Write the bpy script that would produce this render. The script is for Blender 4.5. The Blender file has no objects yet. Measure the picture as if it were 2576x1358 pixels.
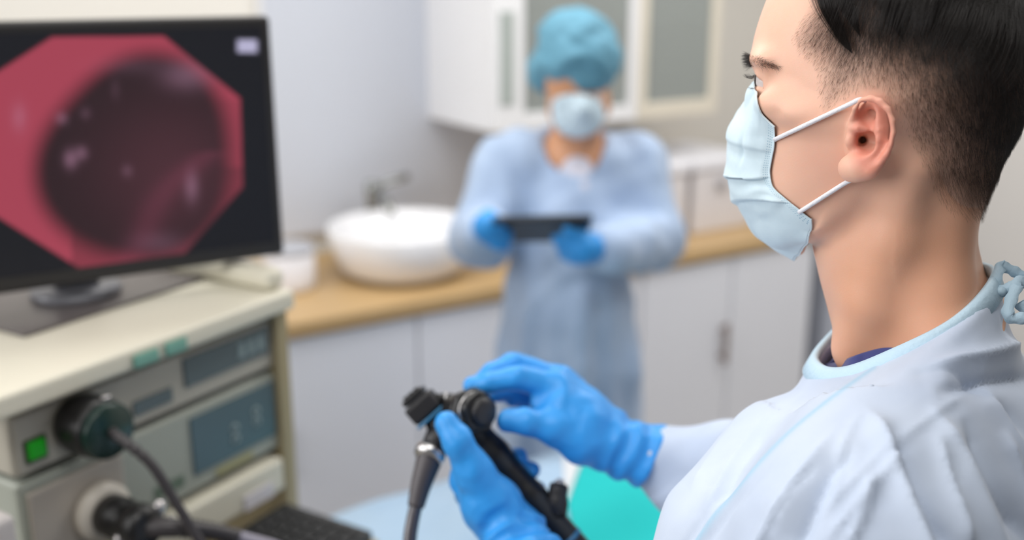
import bpy, bmesh, math, random
import numpy as np
from mathutils import Vector, Matrix

# ------------------------------------------------------------------ camera, world, lights
scene = bpy.context.scene
COL = scene.collection
FPX = 2600.0                      # focal length in pixels of the 2576x1358 frame
CAM_H = 1.72
PITCH = math.atan(744.0 / FPX)
YAW = math.radians(-32.0)
cam_d = bpy.data.cameras.new('camera')
cam_d.sensor_fit = 'HORIZONTAL'
cam_d.sensor_width = 36.0
cam_d.lens = FPX / 2576.0 * 36.0
cam_d.clip_start = 0.02
cam = bpy.data.objects.new('camera', cam_d)
COL.objects.link(cam)
cam.location = (0, 0, CAM_H)
cam.rotation_euler = (math.pi / 2 - PITCH, 0, YAW)
scene.camera = cam
cam_d.dof.use_dof = True
cam_d.dof.focus_distance = 0.72
cam_d.dof.aperture_fstop = 2.6
cam_d.dof.aperture_blades = 0

vs = scene.view_settings
vs.view_transform = 'Standard'
vs.look = 'None'
vs.gamma = 1.0
vs.use_curve_mapping = False
vs.exposure = 0.0
scene.cycles.use_denoising = True
scene.cycles.max_bounces = 6
scene.cycles.diffuse_bounces = 3
scene.cycles.glossy_bounces = 3
scene.cycles.caustics_reflective = False
scene.cycles.caustics_refractive = False
scene.cycles.adaptive_threshold = 0.02
scene.cycles_curves.shape = 'RIBBONS'

world = bpy.data.worlds.new('world')
scene.world = world
world.use_nodes = True
world.node_tree.nodes['Background'].inputs['Color'].default_value = (0.93, 0.95, 1.0, 1)
world.node_tree.nodes['Background'].inputs['Strength'].default_value = 0.13

# camera basis (world space) and a helper: the point seen at a pixel, at a given depth
cR = np.array([math.cos(YAW), math.sin(YAW), 0.0])
cFh = np.array([-math.sin(YAW), math.cos(YAW), 0.0])
cF = cFh * math.cos(PITCH) + np.array([0, 0, -math.sin(PITCH)])
cU = cFh * math.sin(PITCH) + np.array([0, 0, math.cos(PITCH)])
cO = np.array([0, 0, CAM_H])

def W(px, py, d):
    return cO + d * (cF + (px - 1288.0) / FPX * cR - (py - 679.0) / FPX * cU)

def ray(px, py):
    return cF + (px - 1288.0) / FPX * cR - (py - 679.0) / FPX * cU

def on_plane(px, py, p0, n):
    r = ray(px, py)
    p0 = np.asarray(p0, float); n = np.asarray(n, float)
    return cO + r * (np.dot(p0 - cO, n) / np.dot(r, n))

def on_z(px, py, z):
    return on_plane(px, py, (0, 0, z), (0, 0, 1))

def on_y(px, py, y):
    return on_plane(px, py, (0, y, 0), (0, 1, 0))

def project(P):
    P = np.asarray(P, float) - cO
    z = P @ cF
    return 1288.0 + FPX * (P @ cR) / z, 679.0 - FPX * (P @ cU) / z, z

def area_light(name, loc, target, size, size_y, power, color=(1, 1, 1)):
    d = bpy.data.lights.new(name, 'AREA')
    d.shape = 'RECTANGLE'; d.size = size; d.size_y = size_y
    d.energy = power; d.color = color
    o = bpy.data.objects.new(name, d); COL.objects.link(o)
    o.location = loc
    o.rotation_euler = (Vector(target) - Vector(loc)).to_track_quat('-Z', 'Y').to_euler()
    return o

# soft key light added at the left, no window there, and the luminous ceiling panels of the room
area_light('left_key_light', (-1.5, 1.25, 2.0), (0.6, 0.6, 1.4), 2.0, 1.4, 37, (0.99, 0.985, 0.985))
for i, (lx, ly) in enumerate(((0.7, 2.0), (2.1, 1.6), (0.0, 0.4), (2.6, 0.6))):
    area_light('ceiling_panel_light', (lx, ly, 2.66), (lx, ly, 0), 1.15, 0.55, (17, 19, 11, 12)[i], (1.0, 0.985, 0.96))

# ------------------------------------------------------------------ materials
MATS = {}
def srgb(r, g, b):
    def f(c):
        c /= 255.0
        return c / 12.92 if c <= 0.04045 else ((c + 0.055) / 1.055) ** 2.4
    return (f(r), f(g), f(b), 1.0)

def mat(name, col, rough=0.5, metal=0.0, spec=0.5, var=0.05, scale=8.0, bump=0.0, bscale=40.0,
        sss=0.0, sss_r=(0.01, 0.004, 0.002), emit=None, estr=0.0, trans=0.0, alpha=1.0, coat=0.0, sheen=0.0, stretch=None):
    if name in MATS:
        return MATS[name]
    m = bpy.data.materials.new(name); MATS[name] = m
    m.use_nodes = True
    nt = m.node_tree
    b = nt.nodes['Principled BSDF']
    b.inputs['Roughness'].default_value = rough
    b.inputs['Metallic'].default_value = metal
    b.inputs['Specular IOR Level'].default_value = spec
    b.inputs['Transmission Weight'].default_value = trans
    b.inputs['Alpha'].default_value = alpha
    b.inputs['Coat Weight'].default_value = coat
    b.inputs['Sheen Weight'].default_value = sheen
    tc = nt.nodes.new('ShaderNodeTexCoord')
    mp = nt.nodes.new('ShaderNodeMapping')
    if stretch: mp.inputs['Scale'].default_value = stretch
    nt.links.new(tc.outputs['Object'], mp.inputs['Vector'])
    nz = nt.nodes.new('ShaderNodeTexNoise')
    nz.inputs['Scale'].default_value = scale
    nz.inputs['Detail'].default_value = 4.0
    nt.links.new(mp.outputs['Vector'], nz.inputs['Vector'])
    mx = nt.nodes.new('ShaderNodeMix'); mx.data_type = 'RGBA'
    c = np.array(col[:3])
    mx.inputs[6].default_value = (*np.clip(c * (1 - var), 0, 1), 1)
    mx.inputs[7].default_value = (*np.clip(c * (1 + var), 0, 1), 1)
    nt.links.new(nz.outputs['Fac'], mx.inputs[0])
    nt.links.new(mx.outputs[2], b.inputs['Base Color'])
    if bump > 0:
        n2 = nt.nodes.new('ShaderNodeTexNoise'); n2.inputs['Scale'].default_value = bscale
        n2.inputs['Detail'].default_value = 5.0
        nt.links.new(mp.outputs['Vector'], n2.inputs['Vector'])
        bp = nt.nodes.new('ShaderNodeBump'); bp.inputs['Strength'].default_value = bump
        bp.inputs['Distance'].default_value = 0.002
        nt.links.new(n2.outputs['Fac'], bp.inputs['Height'])
        nt.links.new(bp.outputs['Normal'], b.inputs['Normal'])
    if sss > 0:
        b.inputs['Subsurface Weight'].default_value = sss
        b.inputs['Subsurface Radius'].default_value = sss_r
        b.inputs['Subsurface Scale'].default_value = 1.0
    if emit is not None:
        b.inputs['Emission Color'].default_value = emit
        b.inputs['Emission Strength'].default_value = estr
    return m

# ------------------------------------------------------------------ object helpers
def tag(o, label=None, cat=None, group=None, kind=None):
    if label: o['label'] = label
    if cat: o['category'] = cat
    if group: o['group'] = group
    if kind: o['kind'] = kind
    return o

def world_matrix(o):
    if o.parent is None:
        return o.matrix_basis.copy()
    return world_matrix(o.parent) @ o.matrix_parent_inverse @ o.matrix_basis

def link(o, parent=None):
    COL.objects.link(o)
    if parent is not None:
        o.parent = parent
        o.matrix_parent_inverse = world_matrix(parent).inverted()
    return o

def mesh_obj(name, verts, faces, material, parent=None, smooth=True):
    me = bpy.data.meshes.new(name)
    me.from_pydata([tuple(v) for v in verts], [], [tuple(f) for f in faces])
    me.update()
    if smooth:
        me.polygons.foreach_set('use_smooth', [True] * len(me.polygons))
    o = bpy.data.objects.new(name, me)
    if material: me.materials.append(material)
    return link(o, parent)

def np_mesh_obj(name, V, Q, material, parent=None, smooth=True):
    """fast quad mesh from numpy arrays"""
    me = bpy.data.meshes.new(name)
    V = np.ascontiguousarray(V, dtype=np.float32); Q = np.ascontiguousarray(Q, dtype=np.int32)
    k = Q.shape[1]
    me.vertices.add(len(V)); me.vertices.foreach_set('co', V.ravel())
    me.loops.add(Q.size); me.loops.foreach_set('vertex_index', Q.ravel())
    me.polygons.add(len(Q))
    me.polygons.foreach_set('loop_start', np.arange(0, Q.size, k, dtype=np.int32))
    me.polygons.foreach_set('loop_total', np.full(len(Q), k, dtype=np.int32))
    me.update(calc_edges=True); me.validate()
    if smooth:
        me.polygons.foreach_set('use_smooth', np.ones(len(me.polygons), dtype=bool))
    o = bpy.data.objects.new(name, me)
    if material: me.materials.append(material)
    return link(o, parent)

def empty(name, loc, rz=0.0):
    o = bpy.data.objects.new(name, None); COL.objects.link(o)
    o.location = tuple(loc); o.rotation_euler = (0, 0, rz)
    o.empty_display_size = 0.05
    return o

def bm_obj(name, bm, material, parent=None, smooth=False, local=None):
    """local: a matrix applied to the mesh (parts modelled in their thing's frame)"""
    if local is not None:
        bmesh.ops.transform(bm, matrix=local, verts=bm.verts)
    bmesh.ops.recalc_face_normals(bm, faces=bm.faces)
    me = bpy.data.meshes.new(name)
    bm.to_mesh(me); bm.free()
    if smooth:
        me.polygons.foreach_set('use_smooth', [True] * len(me.polygons))
    if material: me.materials.append(material)
    o = bpy.data.objects.new(name, me)
    return link(o, parent)

def add_box(bm, x0, x1, y0, y1, z0, z1, bevel=0.0, seg=2):
    r = bmesh.ops.create_cube(bm, size=1.0)
    vs_ = r['verts']
    for v in vs_:
        v.co = ((x0 + x1) / 2 + v.co.x * (x1 - x0), (y0 + y1) / 2 + v.co.y * (y1 - y0), (z0 + z1) / 2 + v.co.z * (z1 - z0))
    if bevel > 0:
        es = list({e for v in vs_ for e in v.link_edges})
        bmesh.ops.bevel(bm, geom=es, offset=bevel, segments=seg, affect='EDGES', profile=0.5)
    return bm

def box(name, x0, x1, y0, y1, z0, z1, material, parent=None, bevel=0.004, local=None, seg=2):
    bm = bmesh.new(); add_box(bm, x0, x1, y0, y1, z0, z1, bevel, seg)
    return bm_obj(name, bm, material, parent, smooth=False, local=local)

def lathe(bm, prof, seg=40, M=None, cap=True):
    """profile [(r,z)] turned about z"""
    rings = []
    new = []
    for r, z in prof:
        ring = [bm.verts.new((r * math.cos(2 * math.pi * i / seg), r * math.sin(2 * math.pi * i / seg), z)) for i in range(seg)]
        rings.append(ring); new += ring
    for a, b in zip(rings[:-1], rings[1:]):
        for i in range(seg):
            bm.faces.new((a[i], a[(i + 1) % seg], b[(i + 1) % seg], b[i]))
    if cap:
        bm.faces.new(rings[0][::-1]); bm.faces.new(rings[-1])
    if M is not None:
        bmesh.ops.transform(bm, matrix=M, verts=new)
    return bm

def lathe_obj(name, prof, material, parent=None, M=None, seg=40, cap=True):
    bm = bmesh.new(); lathe(bm, prof, seg, M, cap)
    return bm_obj(name, bm, material, parent, smooth=True)

def frame_to(p, d, up=(0, 0, 1)):
    """matrix with z axis along d at p"""
    z = Vector(d).normalized(); u = Vector(up)
    x = u.cross(z)
    if x.length < 1e-4: x = Vector((1, 0, 0)).cross(z)
    x.normalize(); y = z.cross(x)
    M = Matrix((x, y, z)).transposed().to_4x4()
    M.translation = Vector(p)
    return M

def catmull(P, n=8):
    P = np.asarray(P, float)
    Q = np.vstack([2 * P[0] - P[1], P, 2 * P[-1] - P[-2]])
    out = []
    for i in range(1, len(Q) - 2):
        for k in range(n):
            t = k / n
            a, b, c, d = Q[i - 1], Q[i], Q[i + 1], Q[i + 2]
            out.append(0.5 * ((2 * b) + (-a + c) * t + (2 * a - 5 * b + 4 * c - d) * t * t + (-a + 3 * b - 3 * c + d) * t ** 3))
    out.append(P[-1])
    return np.array(out)

def tube_data(P, R, seg=12, squash=None, cap=True):
    """sweep a circle along points P with radii R -> verts, quads(+caps as fans)"""
    P = np.asarray(P, float); n = len(P)
    R = np.full(n, R, float) if np.isscalar(R) else np.asarray(R, float)
    T = np.gradient(P, axis=0); T /= np.linalg.norm(T, axis=1)[:, None] + 1e-12
    ref = np.array([0, 0, 1.0])
    if abs(T[0] @ ref) > 0.9: ref = np.array([1.0, 0, 0])
    N = np.cross(T[0], ref); N /= np.linalg.norm(N)
    verts, faces = [], []
    for i in range(n):
        N = N - T[i] * (N @ T[i]); N /= np.linalg.norm(N)
        B = np.cross(T[i], N)
        s = squash if squash else 1.0
        for k in range(seg):
            a = 2 * math.pi * k / seg
            verts.append(P[i] + R[i] * (math.cos(a) * N + s * math.sin(a) * B))
    for i in range(n - 1):
        for k in range(seg):
            faces.append((i * seg + k, i * seg + (k + 1) % seg, (i + 1) * seg + (k + 1) % seg, (i + 1) * seg + k))
    if cap:
        faces.append(tuple(range(seg))[::-1]); faces.append(tuple((n - 1) * seg + k for k in range(seg)))
    return verts, faces

def tube(name, P, R, material, parent=None, seg=12, squash=None):
    v, f = tube_data(P, R, seg, squash)
    return mesh_obj(name, v, f, material, parent)

# ------------------------------------------------------------------ signed distance modelling (organic shapes)
def smin(a, b, k):
    h = np.clip(0.5 + 0.5 * (b - a) / k, 0, 1)
    return b + (a - b) * h - k * h * (1 - h)
def smax(a, b, k):
    return -smin(-a, -b, k)

def sd_cap(P, a, b, ra, rb):
    """tapered capsule"""
    a = np.asarray(a, np.float32); b = np.asarray(b, np.float32)
    ab = b - a
    d = P - a
    t = np.clip((d @ ab) / max(float(ab @ ab), 1e-12), 0, 1)
    r = ra + (rb - ra) * t
    d = d - t[..., None] * ab
    return np.sqrt(np.einsum('...i,...i->...', d, d)) - r

def sd_ell(P, c, r, axes=None):
    d = P - np.asarray(c, np.float32)
    if axes is not None:
        d = d @ np.asarray(axes, np.float32).T
    r = np.asarray(r, np.float32)
    k0 = np.sqrt((((d / r)) ** 2).sum(-1)); k1 = np.sqrt(((d / (r * r)) ** 2).sum(-1)) + 1e-9
    return k0 * (k0 - 1.0) / k1

def sd_chain(P, pts, rad, k=None):
    """smooth union of tapered capsules along a list of points"""
    d = None
    for i in range(len(pts) - 1):
        e = sd_cap(P, pts[i], pts[i + 1], rad[i], rad[i + 1])
        d = e if d is None else (np.minimum(d, e) if not k else smin(d, e, k))
    return d

def surface_nets(fn, lo, hi, h):
    """mesh the zero level of fn over a box with cell size h -> (V, Q)"""
    lo = np.asarray(lo, np.float32); hi = np.asarray(hi, np.float32)
    n = np.maximum(np.ceil((hi - lo) / h).astype(int) + 1, 3)
    xs = [lo[i] + h * np.arange(n[i], dtype=np.float32) for i in range(3)]
    vals = np.empty(tuple(n), np.float32)
    B = 8
    nb = -(-n // B)
    cx = [lo[i] + h * (np.arange(nb[i], dtype=np.float32) * B + (B - 1) / 2) for i in range(3)]
    X, Y, Z = np.meshgrid(*cx, indexing='ij')
    cd = fn(np.stack([X, Y, Z], -1).reshape(-1, 3)).reshape(nb)
    big = np.repeat(np.repeat(np.repeat(cd, B, 0), B, 1), B, 2)[:n[0], :n[1], :n[2]]
    vals[...] = big
    act = np.argwhere(np.abs(cd) < h * B * 1.35)
    off = np.stack(np.meshgrid(*[np.arange(B)] * 3, indexing='ij'), -1).reshape(-1, 3)
    for i in range(0, len(act), 1200):
        g = (act[i:i + 1200, None, :] * B + off[None]).reshape(-1, 3)
        g = g[(g < n).all(1)]
        vals[g[:, 0], g[:, 1], g[:, 2]] = fn(lo + h * g.astype(np.float32))
    # outer boundary is outside
    for ax in range(3):
        sl = [slice(None)] * 3
        for e in (0, -1):
            sl[ax] = e; vals[tuple(sl)] = np.maximum(vals[tuple(sl)], h * 0.5)
    ins = vals < 0
    c = [ins[a:n[0] - 1 + a, b:n[1] - 1 + b, d:n[2] - 1 + d] for a in (0, 1) for b in (0, 1) for d in (0, 1)]
    any_ = c[0].copy(); all_ = c[0].copy()
    for q in c[1:]:
        any_ |= q; all_ &= q
    act = any_ & ~all_
    idx = np.argwhere(act)
    vid = -np.ones(act.shape, np.int32); vid[act] = np.arange(len(idx))
    corner = np.array([(a, b, d) for a in (0, 1) for b in (0, 1) for d in (0, 1)])
    cv = np.stack([vals[idx[:, 0] + k[0], idx[:, 1] + k[1], idx[:, 2] + k[2]] for k in corner], 1)
    acc = np.zeros((len(idx), 3), np.float32); cnt = np.zeros(len(idx), np.float32)
    for p in range(8):
        for q in range(p + 1, 8):
            if np.abs(corner[p] - corner[q]).sum() != 1: continue
            m = (cv[:, p] < 0) != (cv[:, q] < 0)
            t = cv[m, p] / (cv[m, p] - cv[m, q])
            acc[m] += corner[p] + t[:, None] * (corner[q] - corner[p])
            cnt[m] += 1
    V = lo + h * (idx + acc / cnt[:, None])
    quads = []
    for ax in range(3):
        o1, o2 = [(1, 2), (2, 0), (0, 1)][ax]
        sl0 = [slice(1, -1)] * 3; sl1 = [slice(1, -1)] * 3
        sl0[ax] = slice(0, n[ax] - 1); sl1[ax] = slice(1, n[ax])
        A = ins[tuple(sl0)]; B = ins[tuple(sl1)]
        e = np.argwhere(A != B)
        flip = A[e[:, 0], e[:, 1], e[:, 2]]
        base = e.copy()
        for k in range(3):
            if k != ax: base[:, k] += 1
        def cell(d1, d2):
            q = base.copy(); q[:, o1] += d1; q[:, o2] += d2
            return vid[q[:, 0], q[:, 1], q[:, 2]]
        Q = np.stack([cell(-1, -1), cell(0, -1), cell(0, 0), cell(-1, 0)], 1)
        Q[~flip] = Q[~flip][:, ::-1]
        quads.append(Q)
    return V, np.vstack(quads)

def vnormals(V, Q):
    n = np.cross(V[Q[:, 2]] - V[Q[:, 0]], V[Q[:, 3 if Q.shape[1] > 3 else 1]] - V[Q[:, 1]])
    N = np.zeros_like(V)
    for k in range(Q.shape[1]):
        np.add.at(N, Q[:, k], n)
    return N / (np.linalg.norm(N, axis=1)[:, None] + 1e-12)

def smooth_mesh(V, Q, it=2, lam=0.5):
    k = Q.shape[1]
    A = np.concatenate([Q[:, i] for i in range(k)]); B = np.concatenate([Q[:, (i + 1) % k] for i in range(k)])
    i = np.concatenate([A, B]); j = np.concatenate([B, A])
    deg = np.bincount(i, minlength=len(V)).astype(np.float32)
    for _ in range(it):
        S = np.stack([np.bincount(i, weights=V[j, d], minlength=len(V)) for d in range(3)], 1)
        V = V + lam * (S / np.maximum(deg, 1)[:, None] - V)
    return V

def vnoise(P, scale, seed=0):
    """cheap smooth value noise made of rotated sines, about -1..1"""
    rng = np.random.RandomState(seed)
    out = np.zeros(P.shape[:-1])
    for i in range(6):
        d = rng.normal(size=3); d /= np.linalg.norm(d)
        d2 = rng.normal(size=3); d2 /= np.linalg.norm(d2)
        out += np.sin(P @ d * scale * rng.uniform(0.7, 1.5) + rng.uniform(0, 6.28) + 1.5 * np.sin(P @ d2 * scale * 0.6 + rng.uniform(0, 6.28)))
    return out / 3.5

def poly_dist(px, py, poly):
    """distance (px) to a polyline, and the parameter 0..1 along it"""
    poly = np.asarray(poly, float)
    seg = np.linalg.norm(np.diff(poly, axis=0), axis=1); cum = np.concatenate([[0], np.cumsum(seg)])
    best = np.full(px.shape, 1e9); par = np.zeros(px.shape); side = np.zeros(px.shape)
    for i in range(len(poly) - 1):
        a, b = poly[i], poly[i + 1]; ab = b - a
        t = np.clip(((px - a[0]) * ab[0] + (py - a[1]) * ab[1]) / (ab @ ab), 0, 1)
        dx = px - a[0] - t * ab[0]; dy = py - a[1] - t * ab[1]
        d = np.hypot(dx, dy)
        m = d < best
        best = np.where(m, d, best); par = np.where(m, (cum[i] + t * seg[i]) / cum[-1], par)
        side = np.where(m, np.sign(ab[0] * dy - ab[1] * dx), side)
    return best, par, side
# ------------------------------------------------------------------ room shell
YW = 2.95
m_wall = mat('wall_paint', srgb(232, 228, 220), 0.7, var=0.015)
m_wall_r = mat('right_wall_paint', srgb(226, 222, 218), 0.7, var=0.015)
m_floor = mat('floor_vinyl', srgb(190, 186, 180), 0.4, var=0.06, scale=14)
m_ceil = mat('ceiling_paint', srgb(240, 240, 238), 0.8, var=0.01)
def struct(name, x0, x1, y0, y1, z0, z1, m, bevel=0.0, parent=None):
    o = box(name, x0, x1, y0, y1, z0, z1, m, parent, bevel=bevel)
    if parent is None: o['kind'] = 'structure'
    return o
wall_b = struct('wall_back', -2.6, 3.45, YW, YW + 0.1, 0, 2.7, m_wall)
struct('wall_right', 3.35, 3.45, -1.2, YW, 0, 2.7, m_wall_r)
struct('floor', -2.6, 3.45, -1.2, YW + 0.1, -0.06, 0, m_floor)
struct('ceiling', -2.6, 3.45, -1.2, YW + 0.1, 2.7, 2.76, m_ceil)

# window with a closed white blind behind the wash basin
def blind_material():
    m = bpy.data.materials.new('blind_fabric'); m.use_nodes = True
    nt = m.node_tree; b = nt.nodes['Principled BSDF']
    b.inputs['Roughness'].default_value = 0.6
    tc = nt.nodes.new('ShaderNodeTexCoord')
    wv = nt.nodes.new('ShaderNodeTexWave'); wv.wave_type = 'BANDS'; wv.bands_direction = 'Z'
    wv.inputs['Scale'].default_value = 44.0
    nt.links.new(tc.outputs['Object'], wv.inputs['Vector'])
    cr = nt.nodes.new('ShaderNodeValToRGB')
    cr.color_ramp.elements[0].color = srgb(198, 203, 214); cr.color_ramp.elements[1].color = srgb(212, 216, 226)
    nt.links.new(wv.outputs['Fac'], cr.inputs['Fac'])
    nt.links.new(cr.outputs['Color'], b.inputs['Base Color'])
    bp = nt.nodes.new('ShaderNodeBump'); bp.inputs['Strength'].default_value = 0.25; bp.inputs['Distance'].default_value = 0.003
    nt.links.new(wv.outputs['Fac'], bp.inputs['Height']); nt.links.new(bp.outputs['Normal'], b.inputs['Normal'])
    return m
m_blind = blind_material()
m_white = mat('white_lacquer', srgb(238, 238, 240), 0.35, var=0.01)
m_cabw = mat('cabinet_white', srgb(236, 238, 246), 0.45, var=0.012)
win = empty('window_1', (1.38, YW, 0.95)); win['kind'] = 'structure'
struct('window_frame', 0.985, 1.75, YW - 0.022, YW - 0.002, 0.95, 2.2, m_white, 0.003, win)
struct('window_blind', 1.0, 1.735, YW - 0.03, YW - 0.023, 0.96, 2.18, m_blind, 0.002, win)

# ------------------------------------------------------------------ counter run
m_wood = mat('oak_worktop', srgb(192, 160, 114), 0.4, var=0.10, scale=6, stretch=(1.5, 14, 14))
YF = 2.31
wt = box('worktop', 0.30, 2.70, YF, YW - 0.035, 0.862, 0.90, m_wood, None, 0.004)
tag(wt, 'light oak worktop running along the back wall under the basin', 'worktop')
m_handle = mat('taupe_handle', srgb(146, 130, 124), 0.35, metal=0.3)
m_kick = mat('kick_plate', srgb(150, 148, 146), 0.6)
def base_cabinet(x0, x1, label, handle_side):
    e = empty('base_cabinet', ((x0 + x1) / 2, YF + 0.3, 0))
    box('carcass', x0 + 0.001, x1 - 0.001, YF + 0.035, YW - 0.04, 0.10, 0.862, m_cabw, e, 0.002)
    box('plinth', x0 + 0.001, x1 - 0.001, YF + 0.09, YF + 0.11, 0.0, 0.10, m_kick, e, 0.001)
    xm = (x0 + x1) / 2
    for k, (a, b) in enumerate(((x0, xm), (xm, x1))):
        d = box('door', a + 0.003, b - 0.003, YF + 0.015, YF + 0.035, 0.105, 0.852, m_cabw, e, 0.003)
        hx = b - 0.035 if k == 0 else a + 0.035
        if handle_side == 'both' or (handle_side == 'left' and k == 0) or (handle_side == 'right' and k == 1):
            bm = bmesh.new()
            add_box(bm, hx - 0.009, hx + 0.009, YF - 0.012, YF - 0.002, 0.50, 0.64, 0.004)
            add_box(bm, hx - 0.006, hx + 0.006, YF - 0.003, YF + 0.016, 0.515, 0.53, 0.001)
            add_box(bm, hx - 0.006, hx + 0.006, YF - 0.003, YF + 0.016, 0.61, 0.625, 0.001)
            bm_obj('handle', bm, m_handle, d)
    tag(e, label, 'cabinet', 'base cabinets under the oak worktop')
    return e
base_cabinet(0.30, 1.16, 'white two-door base cabinet below the round wash basin', 'right')
base_cabinet(1.16, 1.92, 'white two-door base cabinet hidden behind the nurse in blue', 'none')
base_cabinet(1.92, 2.66, 'white two-door base cabinet with taupe bar handle beside the grey-blue bin', 'left')

# grey-blue pedal bin past the end of the counter
m_bin = mat('bin_plastic', srgb(186, 190, 202), 0.5, var=0.03)
e = empty('waste_bin', (2.95, 2.5, 0))
box('body', 2.76, 3.12, 2.32, 2.72, 0.0, 0.80, m_bin, e, 0.02)
box('lid', 2.75, 3.13, 2.31, 2.73, 0.802, 0.85, m_bin, e, 0.015)
tag(e, 'tall grey-blue waste bin standing at the end of the counter', 'bin')

# ------------------------------------------------------------------ round basin and tap
m_cer = mat('white_ceramic', srgb(240, 240, 243), 0.12, spec=0.6, var=0.005, coat=0.5)
bx, by = 1.245, 2.575
basin = empty('wash_basin', (bx, by, 0.90))
Rb = 0.215
prof = [(0.120, 0.0), (0.150, 0.004), (0.186, 0.03), (0.204, 0.08), (Rb, 0.135), (Rb - 0.004, 0.142), (Rb - 0.012, 0.141),
        (Rb - 0.020, 0.125), (0.150, 0.05), (0.09, 0.028), (0.022, 0.024)]
lathe_obj('bowl', prof, m_cer, basin, Matrix.Translation((bx, by, 0.90)), 64)
m_chrome = mat('chrome', srgb(160, 162, 160), 0.25, metal=1.0, var=0.01)
lathe_obj('drain', [(0.024, 0), (0.024, 0.004), (0.018, 0.006), (0.004, 0.005)], m_chrome, basin, Matrix.Translation((bx, by, 0.924)), 24)
tag(basin, 'round white ceramic wash basin standing on the oak worktop', 'basin')
tap = empty('mixer_tap', (bx + 0.02, by + 0.245, 0.90))
tx, ty = bx + 0.02, by + 0.245
lathe_obj('tap_body', [(0.03, 0), (0.03, 0.008), (0.02, 0.014), (0.019, 0.18), (0.021, 0.185), (0.021, 0.215), (0.016, 0.221)], m_chrome, tap, Matrix.Translation((tx, ty, 0.90)), 28)
sp = catmull([(tx, ty, 1.055), (tx, ty - 0.05, 1.085), (tx - 0.004, ty - 0.11, 1.08), (tx - 0.008, ty - 0.145, 1.05)], 8)
tube('spout', sp, 0.0125, m_chrome, tap, 14)
tube('lever', [(tx + 0.012, ty, 1.10), (tx + 0.06, ty - 0.005, 1.115), (tx + 0.115, ty - 0.012, 1.127)], [0.012, 0.010, 0.012], m_chrome, tap, 12)
tag(tap, 'chrome mixer tap with a side lever behind the round basin', 'tap')

# small white tub with a grey lid at the left of the basin
m_tub = mat('tub_plastic', srgb(236, 236, 242), 0.4, var=0.01)
m_tubl = mat('tub_lid', srgb(176, 178, 186), 0.4)
tub = empty('wipe_tub', (0.915, 2.60, 0.90))
T = Matrix.Translation((0.915, 2.60, 0.90))
lathe_obj('body', [(0.06, 0), (0.066, 0.004), (0.068, 0.02), (0.068, 0.098), (0.065, 0.102)], m_tub, tub, T, 36)
lathe_obj('lid', [(0.069, 0.1025), (0.070, 0.106), (0.069, 0.116), (0.060, 0.121)], m_tubl, tub, T, 36)
tag(tub, 'small white wipe tub with a grey lid left of the basin', 'tub')

# ------------------------------------------------------------------ glass wall cabinet
def glass_material():
    m = bpy.data.materials.new('cabinet_glass'); m.use_nodes = True
    nt = m.node_tree; nt.nodes.remove(nt.nodes['Principled BSDF'])
    t = nt.nodes.new('ShaderNodeBsdfTransparent'); t.inputs['Color'].default_value = (0.90, 0.93, 0.92, 1)
    g = nt.nodes.new('ShaderNodeBsdfGlossy'); g.inputs['Roughness'].default_value = 0.12
    fr = nt.nodes.new('ShaderNodeFresnel'); fr.inputs['IOR'].default_value = 1.45
    mx = nt.nodes.new('ShaderNodeMixShader')
    nt.links.new(fr.outputs[0], mx.inputs[0]); nt.links.new(t.outputs[0], mx.inputs[1]); nt.links.new(g.outputs[0], mx.inputs[2])
    df = nt.nodes.new('ShaderNodeBsdfDiffuse'); df.inputs['Color'].default_value = srgb(206, 212, 208)      # pale diffuse mix added in place of light inside the cabinet
    m3 = nt.nodes.new('ShaderNodeMixShader'); m3.inputs[0].default_value = 0.42
    nt.links.new(mx.outputs[0], m3.inputs[1]); nt.links.new(df.outputs[0], m3.inputs[2])
    nt.links.new(m3.outputs[0], nt.nodes['Material Output'].inputs['Surface'])
    return m
m_glass = glass_material()
m_int = mat('cabinet_interior', srgb(214, 220, 216), 0.6, var=0.02)
m_insr = mat('grey_inset', srgb(172, 180, 176), 0.5)
m_cream = mat('cream_frame', srgb(224, 216, 200), 0.5)
wc = empty('wall_cabinet', (1.94, YW - 0.16, 1.235))
y1, y0 = YW - 0.002, 2.52
zb, zt = 1.285, 2.15
for nm, a in (('back_panel', (1.532, 2.36, y1 - 0.012, y1, zb, zt)), ('side_panel', (1.512, 1.532, y0 + 0.02, y1, zb, zt)),
              ('side_panel', (2.34, 2.36, y0 + 0.02, y1 - 0.013, zb, zt)), ('bottom_panel', (1.533, 2.339, y0 + 0.02, y1 - 0.013, zb, zb + 0.02)),
              ('top_panel', (1.533, 2.339, y0 + 0.02, y1 - 0.013, zt - 0.02, zt)), ('shelf', (1.533, 2.339, y0 + 0.03, y1 - 0.013, 1.58, 1.595)),):
    box(nm, *a, m_int if nm in ('back_panel', 'shelf') else m_white, wc, 0.001)
def glass_door(xa, xb, mf, inset=False):
    d = empty('door', ((xa + xb) / 2, y0, zb)); d.parent = wc; d.matrix_parent_inverse = Matrix.Translation(wc.location).inverted()
    wl = 0.105 if inset else 0.035
    box('stile', xa, xa + wl, y0, y0 + 0.018, zb, zt, mf, d, 0.002)
    box('stile', xb - 0.035, xb, y0, y0 + 0.018, zb, zt, mf, d, 0.002)
    box('rail', xa + wl, xb - 0.035, y0 + 0.001, y0 + 0.017, zb, zb + 0.05, mf, d, 0.002)
    box('rail', xa + wl, xb - 0.035, y0 + 0.001, y0 + 0.017, zt - 0.05, zt, mf, d, 0.002)
    box('pane', xa + wl, xb - 0.035, y0 + 0.007, y0 + 0.011, zb + 0.05, zt - 0.05, m_glass, d, 0.0)
    if inset:
        box('pull_strip', xa + 0.022, xa + 0.068, y0 - 0.004, y0, zb + 0.075, 1.62, m_insr, d, 0.001)
glass_door(1.512, 2.03, m_white, True)
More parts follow.
